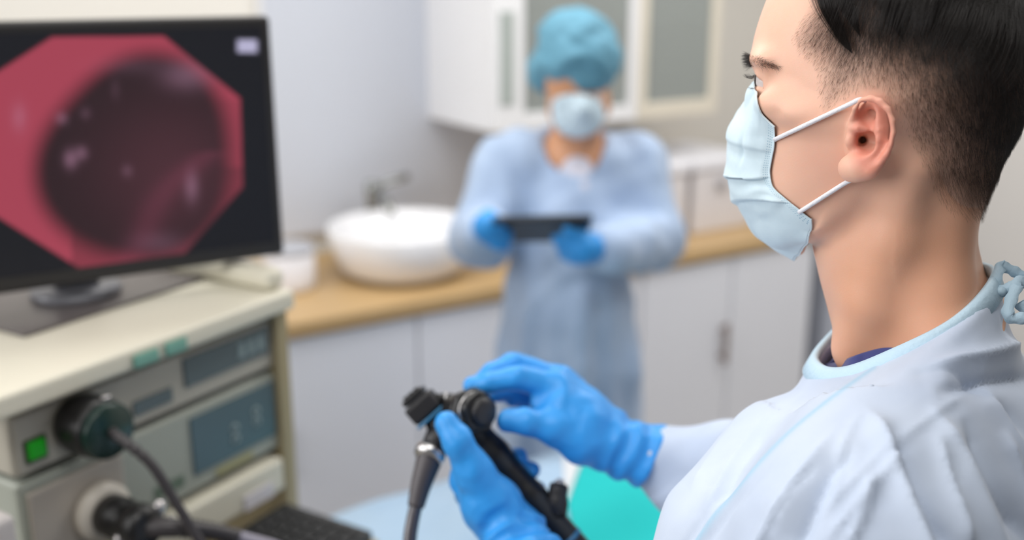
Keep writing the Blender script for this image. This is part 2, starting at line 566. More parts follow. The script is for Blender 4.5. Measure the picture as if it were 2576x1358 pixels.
glass_door(2.033, 2.36, m_cream)
tag(wc, 'white wall cabinet with glass doors hanging behind the nurse', 'cabinet')
# things seen softly through the glass
m_pack = mat('white_pack', srgb(224, 226, 230), 0.6, var=0.03)
m_green = mat('sage_pack', srgb(150, 164, 156), 0.6, var=0.04)
for i, (xa, w, h, m, lb) in enumerate(((1.68, 0.10, 0.17, m_green, 'sage green supply box on the cabinet shelf, next to the wide frame stile'),
                                   (1.84, 0.13, 0.20, m_pack, 'white supply box on the cabinet shelf, above the nurse cap'),
                                   (2.12, 0.14, 0.15, m_pack, 'white supply box on the cabinet shelf behind the cream door frame'))):
    b_ = empty('supply_box', (xa + w / 2, 2.81, 1.595))
    box('carton', xa, xa + w, 2.74, 2.88, 1.595, 1.595 + h, m, b_, 0.003)
    box('flap', xa + 0.004, xa + w - 0.004, 2.7385, 2.7396, 1.595 + h * 0.75, 1.595 + h - 0.004, m, b_, 0.0)
    tag(b_, lb, 'box', 'boxes in the glass cabinet')

# ------------------------------------------------------------------ white storage boxes on the worktop
m_sbox = mat('storage_box_plastic', srgb(228, 224, 226), 0.45, var=0.015)
m_slid = mat('storage_box_lid', srgb(240, 240, 246), 0.35, var=0.01)
m_knob = mat('grey_knob', srgb(168, 166, 170), 0.4)
def storage_box(x0, x1, ya, yb, h, lb):
    s = empty('storage_box', ((x0 + x1) / 2, (ya + yb) / 2, 0.90))
    box('body', x0, x1, ya, yb, 0.90, 0.90 + h, m_sbox, s, 0.006)
    box('lid', x0 - 0.008, x1 + 0.008, ya - 0.008, yb + 0.008, 0.901 + h, 0.94 + h, m_slid, s, 0.008)
    lathe_obj('knob', [(0.014, 0), (0.016, 0.006), (0.02, 0.012), (0.016, 0.016)], m_knob, s, Matrix.Translation(((x0 + x1) / 2 - 0.02, ya, 0.90 + h - 0.045)) @ Matrix.Rotation(math.pi / 2, 4, 'X'), 20)
    tag(s, lb, 'storage box', 'storage boxes on the worktop')
storage_box(1.99, 2.215, 2.475, 2.80, 0.205, 'white lidded storage box on the oak worktop just beside the nurse')
storage_box(2.243, 2.50, 2.475, 2.80, 0.205, 'white lidded storage box on the oak worktop close to the masked face')
# ------------------------------------------------------------------ endoscopy cart
CA = math.radians(27.0)
eu = np.array([math.cos(CA), math.sin(CA), 0.0]); en = np.array([math.sin(CA), -math.cos(CA), 0.0])
CP = on_z(728, 735, 1.28); CP[2] = 0.0
CM = Matrix(((eu[0], -en[0], 0, CP[0]), (eu[1], -en[1], 0, CP[1]), (0, 0, 1, 0), (0, 0, 0, 1)))   # x along the front, y into the cart
def cbox(name, x0, x1, y0, y1, z0, z1, m, parent, bevel=0.003, seg=2):
    return box(name, x0, x1, y0, y1, z0, z1, m, parent, bevel, CM, seg)
def cpt(x, y, z):
    return np.array(CM @ Vector((x, y, z)))
m_cart = mat('cart_enamel', srgb(226, 221, 203), 0.4, var=0.02)
m_cartd = mat('cart_post', srgb(168, 154, 120), 0.4, var=0.03)
m_unit = mat('unit_case', srgb(180, 175, 163), 0.42, var=0.02)
m_unit2 = mat('unit_case_grey', srgb(166, 170, 160), 0.42, var=0.02)
m_disp = mat('display_window', srgb(80, 102, 110), 0.25, var=0.05)
m_disp2 = mat('display_window_grey', srgb(92, 106, 110), 0.25, var=0.05)
m_digit = mat('display_digit', srgb(140, 158, 160), 0.3)
m_black = mat('black_plastic', srgb(26, 25, 26), 0.35, var=0.1)
m_mat = mat('rubber_mat', srgb(98, 92, 92), 0.35, var=0.04)
m_teal = mat('teal_clip', srgb(120, 172, 156), 0.4)
m_metal = mat('brushed_metal', srgb(200, 196, 196), 0.25, metal=1.0)
m_rub = mat('cable_rubber', srgb(58, 54, 56), 0.38, var=0.05)

cart = empty('equipment_cart', CP)
CW, CD = 0.47, 0.46
cbox('top_shelf', -CW, 0.0, -0.012, CD, 1.258, 1.287, m_cart, cart, 0.007, 3)
cbox('side_rail', -0.035, 0.0, 0.004, CD, 1.2875, 1.318, m_cart, cart, 0.012, 4)
cbox('back_rail', -CW, -0.036, CD - 0.03, CD, 1.2875, 1.318, m_cart, cart, 0.010, 4)
for nm, x0, y0 in (('post', -0.030, 0.004), ('post', -0.030, CD - 0.034), ('post', -CW, 0.004), ('post', -CW, CD - 0.034)):
    cbox(nm, x0 + 0.002 if x0 > -0.1 else x0 - 0.028, x0 + 0.028 if x0 > -0.1 else x0 - 0.001, y0, y0 + 0.03, 0.08, 1.255, m_cartd, cart, 0.004)
cbox('side_panel', -0.026, -0.006, 0.036, CD - 0.036, 0.10, 1.255, m_cartd, cart, 0.002)
cbox('shelf', -CW, -0.033, 0.0, CD, 0.982, 1.034, m_cart, cart, 0.006, 3)
cbox('shelf', -CW, -0.033, 0.0, CD, 0.50, 0.53, m_cart, cart, 0.004)
cbox('base', -CW - 0.02, 0.0, -0.02, CD, 0.075, 0.11, m_cart, cart, 0.006)
for wx in (-CW + 0.02, -0.04):
    for wy in (0.02, CD - 0.04):
        p = cpt(wx, wy, 0.0355)
        lathe_obj('caster', [(0.02, -0.012), (0.035, -0.011), (0.0355, 0), (0.035, 0.011), (0.02, 0.012)], m_black, cart,
                  Matrix.Translation(p) @ Matrix.Rotation(CA, 4, 'Z') @ Matrix.Rotation(math.pi / 2, 4, 'X'), 24)
cbox('pen_clip', -0.288, -0.250, -0.017, -0.0125, 1.261, 1.278, m_teal, cart, 0.003)
cbox('pen_clip', -0.240, -0.205, -0.017, -0.0125, 1.261, 1.279, m_teal, cart, 0.003)
cbox('price_tag', -0.118, -0.060, -0.003, -0.0005, 0.984, 1.008, mat('white_tag', srgb(226, 222, 226), 0.5), cart, 0.001)
tag(cart, 'cream enamelled equipment cart carrying the monitor and processor units', 'cart')

cm = cbox('rubber_mat', -0.33, -0.04, 0.132, 0.44, 1.2875, 1.292, m_mat, None, 0.001)
tag(cm, 'dark grey rubber mat lying on the cart top under the monitor', 'mat')

# ---- upper processor unit
up = empty('light_source_unit', cpt(-0.23, 0.2, 1.168))
cbox('case', -0.436, -0.022, 0.018, 0.40, 1.1705, 1.246, m_unit, up, 0.006, 3)
cbox('front_panel', -0.432, -0.026, 0.0155, 0.019, 1.1735, 1.243, m_unit, up, 0.002)
d1 = cbox('display', -0.190, -0.034, 0.0125, 0.0157, 1.196, 1.237, m_disp2, up, 0.001)
for k in range(3):
    cbox('digit', -0.094 + k * 0.018, -0.082 + k * 0.018, 0.0115, 0.0124, 1.206, 1.228, m_digit, d1, 0.0)
cbox('display', -0.2735, -0.212, 0.0125, 0.0157, 1.187, 1.206, m_disp2, up, 0.001)
btn = cbox('power_button', -0.4205, -0.3985, 0.009, 0.0157, 1.1885, 1.2105, mat('green_button', srgb(10, 128, 14), 0.35, emit=srgb(10, 150, 14), estr=0.25), up, 0.003)
cbox('button_frame', -0.424, -0.395, 0.0125, 0.0157, 1.185, 1.214, mat('dark_green_frame', srgb(60, 84, 52), 0.4), up, 0.002)
for fx in (-0.41, -0.05):
    cbox('foot', fx - 0.012, fx + 0.012, 0.05, 0.08, 1.1635, 1.1708, m_black, up, 0.001)
    cbox('foot', fx - 0.012, fx + 0.012, 0.34, 0.37, 1.1635, 1.1708, m_black, up, 0.001)
tag(up, 'beige light source unit with a green power button under the cart top', 'medical unit')
# ---- lower processor unit
lo = empty('video_processor_unit', cpt(-0.23, 0.2, 1.034))
cbox('case', -0.436, -0.022, 0.018, 0.40, 1.0425, 1.163, m_unit2, lo, 0.006, 3)
cbox('front_panel', -0.432, -0.026, 0.0155, 0.019, 1.0455, 1.160, m_unit2, lo, 0.002)
d2 = cbox('display', -0.188, -0.031, 0.0125, 0.0157, 1.068, 1.151, m_disp, lo, 0.001)
for k, (zx, zz) in enumerate(((-0.112, 1.108), (-0.112, 1.092), (-0.070, 1.118), (-0.070, 1.103))):
    M_ = CM @ Matrix.Translation((zx, 0.0122, zz)) @ Matrix.Rotation(math.pi / 2, 4, 'X')
    lathe_obj('digit', [(0.004, 0.0), (0.0075, 0.0), (0.0075, 0.0008), (0.004, 0.0008)], m_digit, d2, M_, 20, cap=False)
cbox('label_strip', -0.255, -0.205, 0.0145, 0.0157, 1.062, 1.078, mat('olive_label', srgb(104, 120, 104), 0.4), lo, 0.0)
cbox('key_strip', -0.15, -0.08, 0.0135, 0.0157, 1.049, 1.060, mat('khaki_keys', srgb(160, 156, 112), 0.4), lo, 0.001)
cbox('socket_block', -0.43, -0.30, 0.008, 0.0157, 1.052, 1.152, mat('pale_socket_block', srgb(174, 166, 156), 0.4), lo, 0.004)
for fx in (-0.41, -0.05):
    cbox('foot', fx - 0.012, fx + 0.012, 0.05, 0.08, 1.0345, 1.0428, m_black, lo, 0.001)
    cbox('foot', fx - 0.012, fx + 0.012, 0.34, 0.37, 1.0345, 1.0428, m_black, lo, 0.001)
tag(lo, 'grey-green video processor unit with a square display on the cart shelf', 'medical unit')

# ---- scope connector plugged into the upper unit, its cable hanging down
m_dkgreen = mat('dark_green_face', srgb(14, 44, 38), 0.3)
con = empty('light_guide_plug', cpt(-0.350, 0.0, 1.208))
MX = CM @ Matrix.Translation((-0.352, 0.0145, 1.212)) @ Matrix.Rotation(math.pi / 2, 4, 'X')    # z out of the front
lathe_obj('plug_body', [(0.028, 0.0), (0.034, 0.002), (0.036, 0.012), (0.036, 0.040), (0.0345, 0.048), (0.033, 0.0495)], m_black, con, MX, 48)
lathe_obj('plug_face', [(0.0335, 0.0497), (0.0335, 0.058), (0.031, 0.061)], m_dkgreen, con, MX, 48)
lathe_obj('plug_screw', [(0.006, 0.0), (0.006, 0.003), (0.004, 0.004)], m_metal, con,
          MX @ Matrix.Translation((0.012, 0.033, 0.040)) @ Matrix.Rotation(-math.pi / 2, 4, 'X'), 18)
q0 = np.array(MX @ Vector((0.0, 0.0, 0.060)))
pts = [q0, q0 + en * 0.025 + np.array([0, 0, -0.008]), q0 + en * 0.05 + eu * 0.012 + np.array([0, 0, -0.035]),
       q0 + en * 0.075 + eu * 0.022 + np.array([0, 0, -0.085]), q0 + en * 0.105 + eu * 0.032 + np.array([0, 0, -0.14]), q0 + en * 0.15 + eu * 0.045 + np.array([0, 0, -0.20]), q0 + en * 0.18 + eu * 0.055 + np.array([0, 0, -0.27]), q0 + en * 0.185 + eu * 0.06 + np.array([0, 0, -0.40])]
cp = catmull(pts, 12)
Rr = np.array([0.0075 + 0.0012 * (math.cos(i * 1.9) if i < 22 else 0) for i in range(len(cp))])
tube('cable', cp, Rr * 0.8, m_rub, con, 14)
tag(con, 'large black round light guide plug with a dark green face and hanging cable', 'plug')

# ---- second connector below with silver fittings and corrugated tube
m_ivory = mat('ivory_socket', srgb(216, 208, 196), 0.4)
c2 = empty('video_plug', cpt(-0.335, -0.02, 1.09))
M2 = CM @ Matrix.Translation((-0.345, 0.0075, 1.094)) @ Matrix.Rotation(math.pi / 2, 4, 'X')
lathe_obj('socket_ring', [(0.030, 0.0), (0.036, 0.003), (0.036, 0.016), (0.026, 0.020)], m_ivory, c2, M2, 40)
lathe_obj('plug_body', [(0.020, 0.0202), (0.025, 0.022), (0.026, 0.045), (0.022, 0.050), (0.020, 0.066), (0.027, 0.070), (0.027, 0.088), (0.020, 0.094)], m_black, c2, M2, 40)
p0 = np.array(M2 @ Vector((0, 0, 0.085)))
pp = catmull([p0, p0 + en * 0.03 + eu * 0.018, p0 + en * 0.05 + eu * 0.05 + np.array([0, 0, -0.014]), p0 + en * 0.075 + eu * 0.085 + np.array([0, 0, -0.035]), p0 + en * 0.11 + eu * 0.12 + np.array([0, 0, -0.062]), p0 + en * 0.16 + eu * 0.15 + np.array([0, 0, -0.11]), p0 + en * 0.18 + eu * 0.16 + np.array([0, 0, -0.20])], 14)
Rr = np.array([0.0125 + (0.0016 * math.cos(i * math.pi) if 16 < i < 36 else 0) - 0.00008 * i for i in range(len(pp))])
tube('boot', pp[:40], Rr[:40], m_rub, c2, 18)
tube('cable', pp[38:], 0.0075, mat('grey_cable', srgb(150, 146, 160), 0.3), c2, 14)
for k, (o_, r_) in enumerate((((0.020, 0.016, 0.080), 0.011), ((0.034, -0.014, 0.078), 0.012), ((-0.022, -0.012, 0.060), 0.011))):
    c = np.array(M2 @ Vector(o_))
    lathe_obj('silver_cap', [(r_ * 0.5, 0), (r_ * 0.9, 0.002), (r_, 0.006), (r_ * 0.8, 0.011), (r_ * 0.3, 0.013)], m_metal, c2, frame_to(c, en + 0.3 * eu), 22)
tag(c2, 'black video plug with silver caps and ribbed cable on the lower unit', 'plug')

# ---- white bracket at the far left edge of the cart
br = cbox('wall_bracket_arm', -0.508, -0.476, -0.040, -0.002, 1.00, 1.165, mat('white_bracket', srgb(196, 190, 188), 0.4), None, 0.008, 3)
br.name = 'accessory_holder'
tag(br, 'white accessory holder fixed to the cart front beside the lower unit', 'holder')

# ---- keyboard on a pull-out tray
kb = empty('keyboard', cpt(-0.2, -0.1, 0.98))
m_tray = mat('tray_black', srgb(40, 42, 44), 0.5)
m_key = mat('key_black', srgb(38, 38, 40), 0.5, var=0.15)
kx1, ky1 = -0.040, -0.004
cbox('case', kx1 - 0.40, kx1, ky1 - 0.165, ky1, 0.950, 0.966, m_tray, kb, 0.004)
base_key = None
for r in range(6):
    for k in range(19):
        x = kx1 - 0.012 - k * 0.0205; y = ky1 - 0.016 - r * 0.0245
        if base_key is None:
            base_key = cbox('key', x - 0.0175, x, y - 0.0195, y, 0.9662, 0.9715, m_key, kb, 0.0025, 1)
            bx0, by0 = x, y
        else:
            o = base_key.copy(); COL.objects.link(o)
            o.location = Vector(eu * (x - bx0) - en * (y - by0))
tag(kb, 'black keyboard on a tray pulled out from the cart', 'keyboard')
tray = cbox('keyboard_tray', -0.46, -0.034, -0.175, -0.0005, 0.940, 0.9495, m_cartd, None, 0.002)
tag(tray, 'thin tray under the black keyboard at the cart front', 'tray')

# ------------------------------------------------------------------ monitor
YM = 1.42
a_ = on_y(713, 640, YM); b_ = on_y(683, 40, YM)
mx1 = (a_[0] + b_[0]) / 2; mz0 = a_[2]; mz1 = b_[2]; mx0 = mx1 - 0.605
mon = empty('monitor', (0.221, 1.49, 1.292))
m_bez = mat('monitor_bezel', srgb(44, 42, 42), 0.4, var=0.05)
bm = bmesh.new(); add_box(bm, mx0, mx1, YM, YM + 0.035, mz0, mz1, 0.006, 3)
bm_obj('housing', bm, m_bez, mon)
# the picture on the screen: vertex colours on a fine grid
nx, nz = 260, 150
sx0, sx1, sz0, sz1 = mx0 + 0.014, mx1 - 0.014, mz0 + 0.022, mz1 - 0.014
gx, gz = np.meshgrid(np.linspace(sx0, sx1, nx), np.linspace(sz0, sz1, nz), indexing='ij')
V = np.stack([gx.ravel(), np.full(gx.size, YM - 0.0012), gz.ravel()], 1)
ii = np.arange(nx * nz).reshape(nx, nz)
Q = np.stack([ii[:-1, :-1].ravel(), ii[1:, :-1].ravel(), ii[1:, 1:].ravel(), ii[:-1, 1:].ravel()], 1)
oct_px = [(130, 90), (412, 88), (606, 246), (613, 470), (458, 648), (200, 678), (-130, 470), (-120, 250)]
op = np.array([on_y(x, y, YM)[[0, 2]] for x, y in oct_px])
G = V[:, [0, 2]]
sd = np.full(len(G), -1e9)
area = 0.5 * np.sum(op[:, 0] * np.roll(op[:, 1], -1) - np.roll(op[:, 0], -1) * op[:, 1])
for i in range(len(op)):
    a, b = op[i], op[(i + 1) % len(op)]
    nrm = np.array([b[1] - a[1], -(b[0] - a[0])]); nrm /= np.linalg.norm(nrm)
    if area < 0: nrm = -nrm
    sd = np.maximum(sd, (G - a) @ nrm)
ppx, ppy, _ = project(V)
bgc = np.array([0.004, 0.0045, 0.007])
colr = np.tile(bgc, (len(G), 1))
ins_ = np.clip(-sd / 0.003, 0, 1)[:, None]
rim = np.array(srgb(162, 62, 80)[:3]); dark = np.array(srgb(38, 20, 24)[:3]); mid = np.array(srgb(76, 40, 48)[:3])
cx_, cy_ = 345.0, 400.0
dx, dy = (ppx - cx_), (ppy - cy_)
ang = np.arctan2(dy, dx)
rr = np.hypot(dx / 258.0, dy / 242.0)
edge = rr + 0.07 * np.sin(2 * ang + 0.9) + 0.05 * np.sin(3 * ang + 2.2)
t = np.clip((edge - 0.86) / 0.30, 0, 1); t = t * t * (3 - 2 * t)
t *= np.where(ppy > 420, np.where(ppx > 180, 0.62, 1.0), 1.0) * np.clip(1.1 - 0.0007 * np.clip(ppx - 200, 0, None) * (ppy > 250), 0.3, 1)
c = dark * (1 - t)[:, None] + rim * t[:, None]
glow = np.exp(-(((ppx - 430) / 190) ** 2 + ((ppy - 430) / 170) ** 2))[:, None]
c = c + (mid - dark) * 0.75 * glow * (1 - t)[:, None]
for hx, hy, sx, sy, am in ((178, 400, 16, 22, .32), (205, 385, 14, 16, .26), (155, 298, 14, 14, .22), (482, 470, 16, 36, .26), (320, 430, 12, 14, .14), (48, 295, 18, 34, .18), (215, 285, 12, 14, .1), (290, 225, 10, 24, .06), (400, 610, 60, 26, .1), (330, 165, 90, 22, .06), (470, 190, 60, 34, .22)):
    g = np.exp(-(((ppx - hx) / sx) ** 2 + ((ppy - hy) / sy) ** 2))[:, None] * am
    c = c * (1 - g) + np.array([0.55, 0.28, 0.42]) * g
fold = np.exp(-((ppx + ppy * 0.9 - 880 + 30 * np.sin(ppy / 60)) / 40) ** 2)[:, None] * (ppy > 380)[:, None]
c = c + fold * np.array([0.045, 0.008, 0.016])
colr = colr * (1 - ins_) + c * ins_
b1 = (np.clip(1 - np.maximum(np.abs(ppx - 622) / 28, np.abs(ppy - 116) / 18), 0, 0.25) * 4)[:, None]
colr = colr * (1 - b1) + np.array([0.46, 0.44, 0.62]) * b1
scr = np_mesh_obj('screen', V, Q[:, ::-1], None, mon)
at = scr.data.color_attributes.new('picture', 'FLOAT_COLOR', 'POINT')
at.data.foreach_set('color', np.hstack([colr, np.ones((len(colr), 1))]).astype(np.float32).ravel())
ms = bpy.data.materials.new('screen_picture'); ms.use_nodes = True
nt = ms.node_tree; bs = nt.nodes['Principled BSDF']
an = nt.nodes.new('ShaderNodeAttribute'); an.attribute_name = 'picture'
bs.inputs['Base Color'].default_value = (0.012, 0.012, 0.014, 1)
bs.inputs['Roughness'].default_value = 0.45
bs.inputs['Specular IOR Level'].default_value = 0.25
nt.links.new(an.outputs['Color'], bs.inputs['Emission Color']); bs.inputs['Emission Strength'].default_value = 1.0
scr.data.materials.append(ms)
m_stand = mat('stand_grey', srgb(120, 120, 126), 0.35, metal=0.2)
fx, fy = 0.215, 1.47
lathe_obj('stand_foot', [(0.058, 0.0), (0.06, 0.003), (0.058, 0.010), (0.03, 0.013)], m_stand, mon, Matrix.Translation((fx, fy + 0.02, 1.2925)), 40)
bm = bmesh.new(); add_box(bm, fx - 0.03, fx + 0.03, fy + 0.002, fy + 0.03, 1.30, 1.52, 0.006)
bm_obj('stand_neck', bm, m_stand, mon)
box('mount_plate', fx - 0.05, fx + 0.05, YM + 0.034, fy + 0.004, 1.45, 1.55, m_bez, mon, 0.004)
tag(mon, 'wide black monitor showing a dark pink endoscope picture', 'monitor')
# ================================================================== the doctor: head, neck, body
HYAW = math.radians(6.0)          # how far the face is turned away from a pure profile
HD = 0.76
Hc = W(2230, 330, HD)              # centre of the head, on its mid plane
v_ = Hc - cO; v_[2] = 0; v_ /= np.linalg.norm(v_)
ea0 = np.array([v_[1], -v_[0], 0.0])          # picture right, square to the line of sight
ec0 = -v_
eA = ea0 * math.cos(HYAW) + ec0 * math.sin(HYAW)    # backwards (from face to nape)
eC = -ea0 * math.sin(HYAW) + ec0 * math.cos(HYAW)   # his left, towards the camera
eB = np.array([0, 0, 1.0])
HB = np.stack([eA, eB, eC])        # world -> head rows
def to_head(P):
    return (np.asarray(P) - Hc) @ HB.T
def to_world(L):
    return Hc + np.asarray(L) @ HB
def H(px, py, c):
    """head coordinates of the point seen at a pixel, lying at side offset c (metres) from the mid plane"""
    p = on_plane(px, py, Hc + eC * c, eC)
    return to_head(p)
def Hm(pts, c):
    return np.array([H(x, y, c) for x, y in pts])

front = Hm([(2250, -178), (2110, -160), (2010, -120), (1955, -65), (1928, -10), (1908, 45), (1895, 90), (1889, 120), (1887, 145),
            (1893, 172), (1903, 192), (1908, 215), (1906, 250), (1898, 300), (1892, 350), (1890, 400), (1880, 440), (1878, 480), (1890, 512), (1892, 560), (1908, 590), (1935, 612), (1962, 622)], 0.010)
back = Hm([(2250, -178), (2400, -150), (2500, -95), (2565, -10), (2590, 90), (2592, 180), (2580, 270), (2558, 350), (2528, 420), (2500, 480), (2470, 540), (2440, 600), (2400, 660)], -0.010)
jawb = [(2590, 180), (2560, 300), (2420, 380), (2235, 430), (2170, 470), (2128, 520), (2095, 560), (2068, 590), (2040, 615), (2000, 634)]
jaw = Hm(jawb, 0.055)
def soft(B, A, sig=0.0042):
    """a smooth table through (B, A)"""
    o = np.argsort(B); B = np.asarray(B, float)[o]; A = np.asarray(A, float)[o]
    g = np.linspace(B[0], B[-1], 500)
    pad = int(4 * sig / (g[1] - g[0])) + 1
    q = np.interp(g, B, A)
    k = np.exp(-0.5 * ((np.arange(-pad, pad + 1) * (g[1] - g[0])) / sig) ** 2); k /= k.sum()
    s0, s1 = q[1] - q[0], q[-1] - q[-2]
    qq = np.concatenate([q[0] + s0 * np.arange(-pad, 0), q, q[-1] + s1 * np.arange(1, pad + 1)])
    return g.astype(np.float32), np.convolve(qq, k, 'valid').astype(np.float32)
def curve(C, sig=0.0042):
    return soft(C[:, 1], C[:, 0], sig)
fB, fA = curve(front); bB, bA = curve(back)
b_of = lambda y: H(2150, y, 0.0)[1]
wy = np.array([(-180, .004), (-150, .030), (-100, .0515), (-40, .0655), (40, .0735), (120, .0765), (200, .0765), (260, .0745), (320, .0715), (380, .0685), (440, .0645), (500, .0590), (550, .0515), (590, .0390), (618, .0240), (645, .008)])
wB, wW = soft([b_of(y) for y in wy[:, 0]], wy[:, 1], 0.007)
# position of the widest place, from cheek (low) to cranium (high)
cy = np.array([(-180, 2270), (0, 2320), (150, 2330), (250, 2280), (320, 2200), (400, 2150), (500, 2090), (560, 2060), (636, 2010)])
cB, cA = soft([b_of(y) for y in cy[:, 0]], [H(x, y, 0.03)[0] for y, x in cy], 0.010)
ny = np.array([(-180, 2.0), (0, 2.1), (130, 2.15), (250, 2.25), (350, 2.15), (450, 2.1), (560, 2.05), (640, 2.0)])
nB, nN = soft([b_of(y) for y in ny[:, 0]], ny[:, 1], 0.010)
# back limit of the face block: cranium back above, jaw border below the ear
jy = np.array([(-178, 0), (300, 0)])
jB_, jA_ = curve(np.vstack([back[:6], Hm([(2572, 265), (2540, 330), (2480, 395), (2400, 445), (2310, 480), (2230, 505), (2165, 522), (2125, 545), (2088, 575), (2060, 596), (2030, 610), (2000, 624)], 0.03)]), 0.008)

SPH = lambda P, px, py, c, r: sd_ell(P, H(px, py, c), (r, r, r))

def head_block(P):
    a, b, c = P[..., 0], P[..., 1], np.abs(P[..., 2])
    af = np.interp(b, fB, fA); ab = np.interp(b, jB_, jA_)
    w = np.interp(b, wB, wW, left=0.004, right=0.004)
    ac = np.interp(b, cB, cA); n = np.interp(b, nB, nN)
    ac = np.minimum(ac, ab - 0.012); ac = np.maximum(ac, af + 0.012)
    fr = a < ac
    ext = np.where(fr, ac - af, ab - ac)
    nn = np.where(fr, n, 2.15)
    u = np.abs(a - ac) / ext; v = c / w
    k = (np.maximum(u, 1e-5) ** nn + np.maximum(v, 1e-5) ** nn) ** (1 / nn)
    # approximate distance
    gx = k / np.maximum(np.sqrt((u / ext) ** 2 + (v / w) ** 2) / np.maximum(np.sqrt(u * u + v * v), 1e-5), 1e-3)
    d = (k - 1) * np.minimum(ext, w) * np.clip(1.0, 0, 1)
    top = b - (fB[-1] + 0.000); bot = fB[0] - 0.004 - b
    return np.maximum(np.maximum(d, top), bot)

neckF = Hm([(2050, 560), (2050, 620), (2060, 690), (2078, 760), (2096, 830), (2108, 900), (2080, 980), (2030, 1060)], 0.008)
neckBk = Hm([(2548, 320), (2525, 395), (2490, 475), (2468, 545), (2458, 600), (2456, 650), (2472, 690), (2512, 742), (2590, 800), (2650, 870)], -0.008)
nfB, nfA = curve(neckF); nbB, nbA = curve(neckBk)
nwy = np.array([(300, .046), (430, .053), (520, .055), (600, .0585), (700, .059), (780, .060), (840, .062), (900, .067), (960, .080), (1040, .105)])
nwB, nwW = soft([b_of(y) for y in nwy[:, 0]], nwy[:, 1], 0.008)
def neck_block(P):
    a, b, c = P[..., 0], P[..., 1], np.abs(P[..., 2])
    af = np.interp(b, nfB, nfA); ab = np.interp(b, nbB, nbA); w = np.interp(b, nwB, nwW)
    ac = (af + ab) / 2 + 0.006
    ext = np.where(a < ac, ac - af, ab - ac)
    u = np.abs(a - ac) / ext; v = c / w
    k = (u ** 2.25 + v ** 2.25) ** (1 / 2.25)
    d = (k - 1) * np.minimum(ext, w)
    return np.maximum(d, b - nbB[-1] - 0.03)

EAR_PX = dict(
    helix=[(2139, 318, .0765), (2143, 296, .0795), (2152, 272, .0825), (2170, 253, .0850), (2192, 247, .0870), (2214, 255, .0885), (2233, 276, .0900),
           (2243, 303, .0905), (2245, 333, .0905), (2240, 363, .0898), (2229, 390, .0886), (2212, 413, .0868), (2190, 432, .0850)],
    rad=[4.6, 6.2, 7.4, 8.2, 9.0, 9.2, 9.0, 8.7, 8.5, 8.4, 8.4, 8.8, 9.6],
    anti=[(2200, 275, .0830), (2209, 300, .0850), (2212, 325, .0862), (2209, 350, .0865), (2200, 372, .0862), (2186, 388, .0856), (2170, 396, .0845)],
    arad=[8.0, 9.0, 10.0, 10.5, 10.5, 10.0, 8.5],
)
PXM = 1.0 / 3600.0                  # metres per picture pixel at the ear
def ear_sdf(P):
    hx = [H(x, y, c) for x, y, c in EAR_PX['helix']]
    d = sd_chain(P, hx, [r * PXM for r in EAR_PX['rad']], 0.0015)
    # plate of the auricle, tilted outwards towards the back
    poly = [(2142, 300), (2160, 268), (2190, 256), (2220, 268), (2236, 305), (2236, 345), (2222, 392), (2192, 425), (2155, 440), (2130, 425), (2136, 380), (2146, 340)]
    cen = H(2188, 345, .0795)
    pl = sd_ell(P, cen, (0.0145, 0.0255, 0.0042), EAR_AX)
    d = smin(d, pl, 0.004)
    an = sd_chain(P, [H(x, y, c - .0012) for x, y, c in EAR_PX['anti']], [r * PXM for r in EAR_PX['arad']], 0.002)
    d = smin(d, an, 0.0035)
    lobe = sd_ell(P, H(2146, 424, .0795), (0.0110, 0.0098, 0.0064), EAR_AX)
    lobe2 = sd_ell(P, H(2175, 420, .0815), (0.0105, 0.0090, 0.0055), EAR_AX)
    d = smin(d, smin(lobe, lobe2, 0.004), 0.004)
    # neck of the ear, joining the plate to the head
    d = smin(d, sd_ell(P, H(2180, 350, .069), (0.0125, 0.021, 0.0095)), 0.003)
    # hollows
    conch = sd_ell(P, H(2168, 360, .0880), (0.0074, 0.0084, 0.0185), EAR_AX2)
    d = smax(d, -conch, 0.0028)
    canal = sd_cap(P, H(2162, 352, .084), H(2172, 352, .060), 0.0052, 0.0034)
    d = smax(d, -canal, 0.002)
    foss = sd_chain(P, [H(2177, 272, .0850), H(2182, 294, .0815), H(2191, 316, .0825)], [0.0046, 0.0058, 0.0030], 0.002)
    d = smax(d, -foss, 0.0020)
    scapha = sd_chain(P, [H(2220, 290, .0915), H(2229, 330, .0930), H(2222, 372, .0920)], [0.0026, 0.0030, 0.0022])
    d = smax(d, -scapha, 0.0030)
    # crus of the helix and tragus
    crus = sd_chain(P, [H(2140, 322, .0775), H(2158, 322, .0805), H(2180, 326, .0800)], [0.0028, 0.0026, 0.0018], 0.002)
    d = smin(d, crus, 0.002)
    trag = sd_ell(P, H(2142, 352, .0765), (0.0042, 0.0062, 0.0050), EAR_AX)
    d = smin(d, trag, 0.0030)
    return d
# ear frame: the auricle leans back in the picture and stands off the head at the rear
_t = math.radians(14.0); _s = math.radians(20.0)
_ax = np.array([math.cos(_s), 0.0, math.sin(_s)])           # backwards, standing off
_up = np.array([0.15, 1.0, 0.05]); _up -= _ax * (_up @ _ax); _up /= np.linalg.norm(_up)
EAR_AX = np.stack([_ax, _up, np.cross(_ax, _up)])
EAR_AX2 = EAR_AX

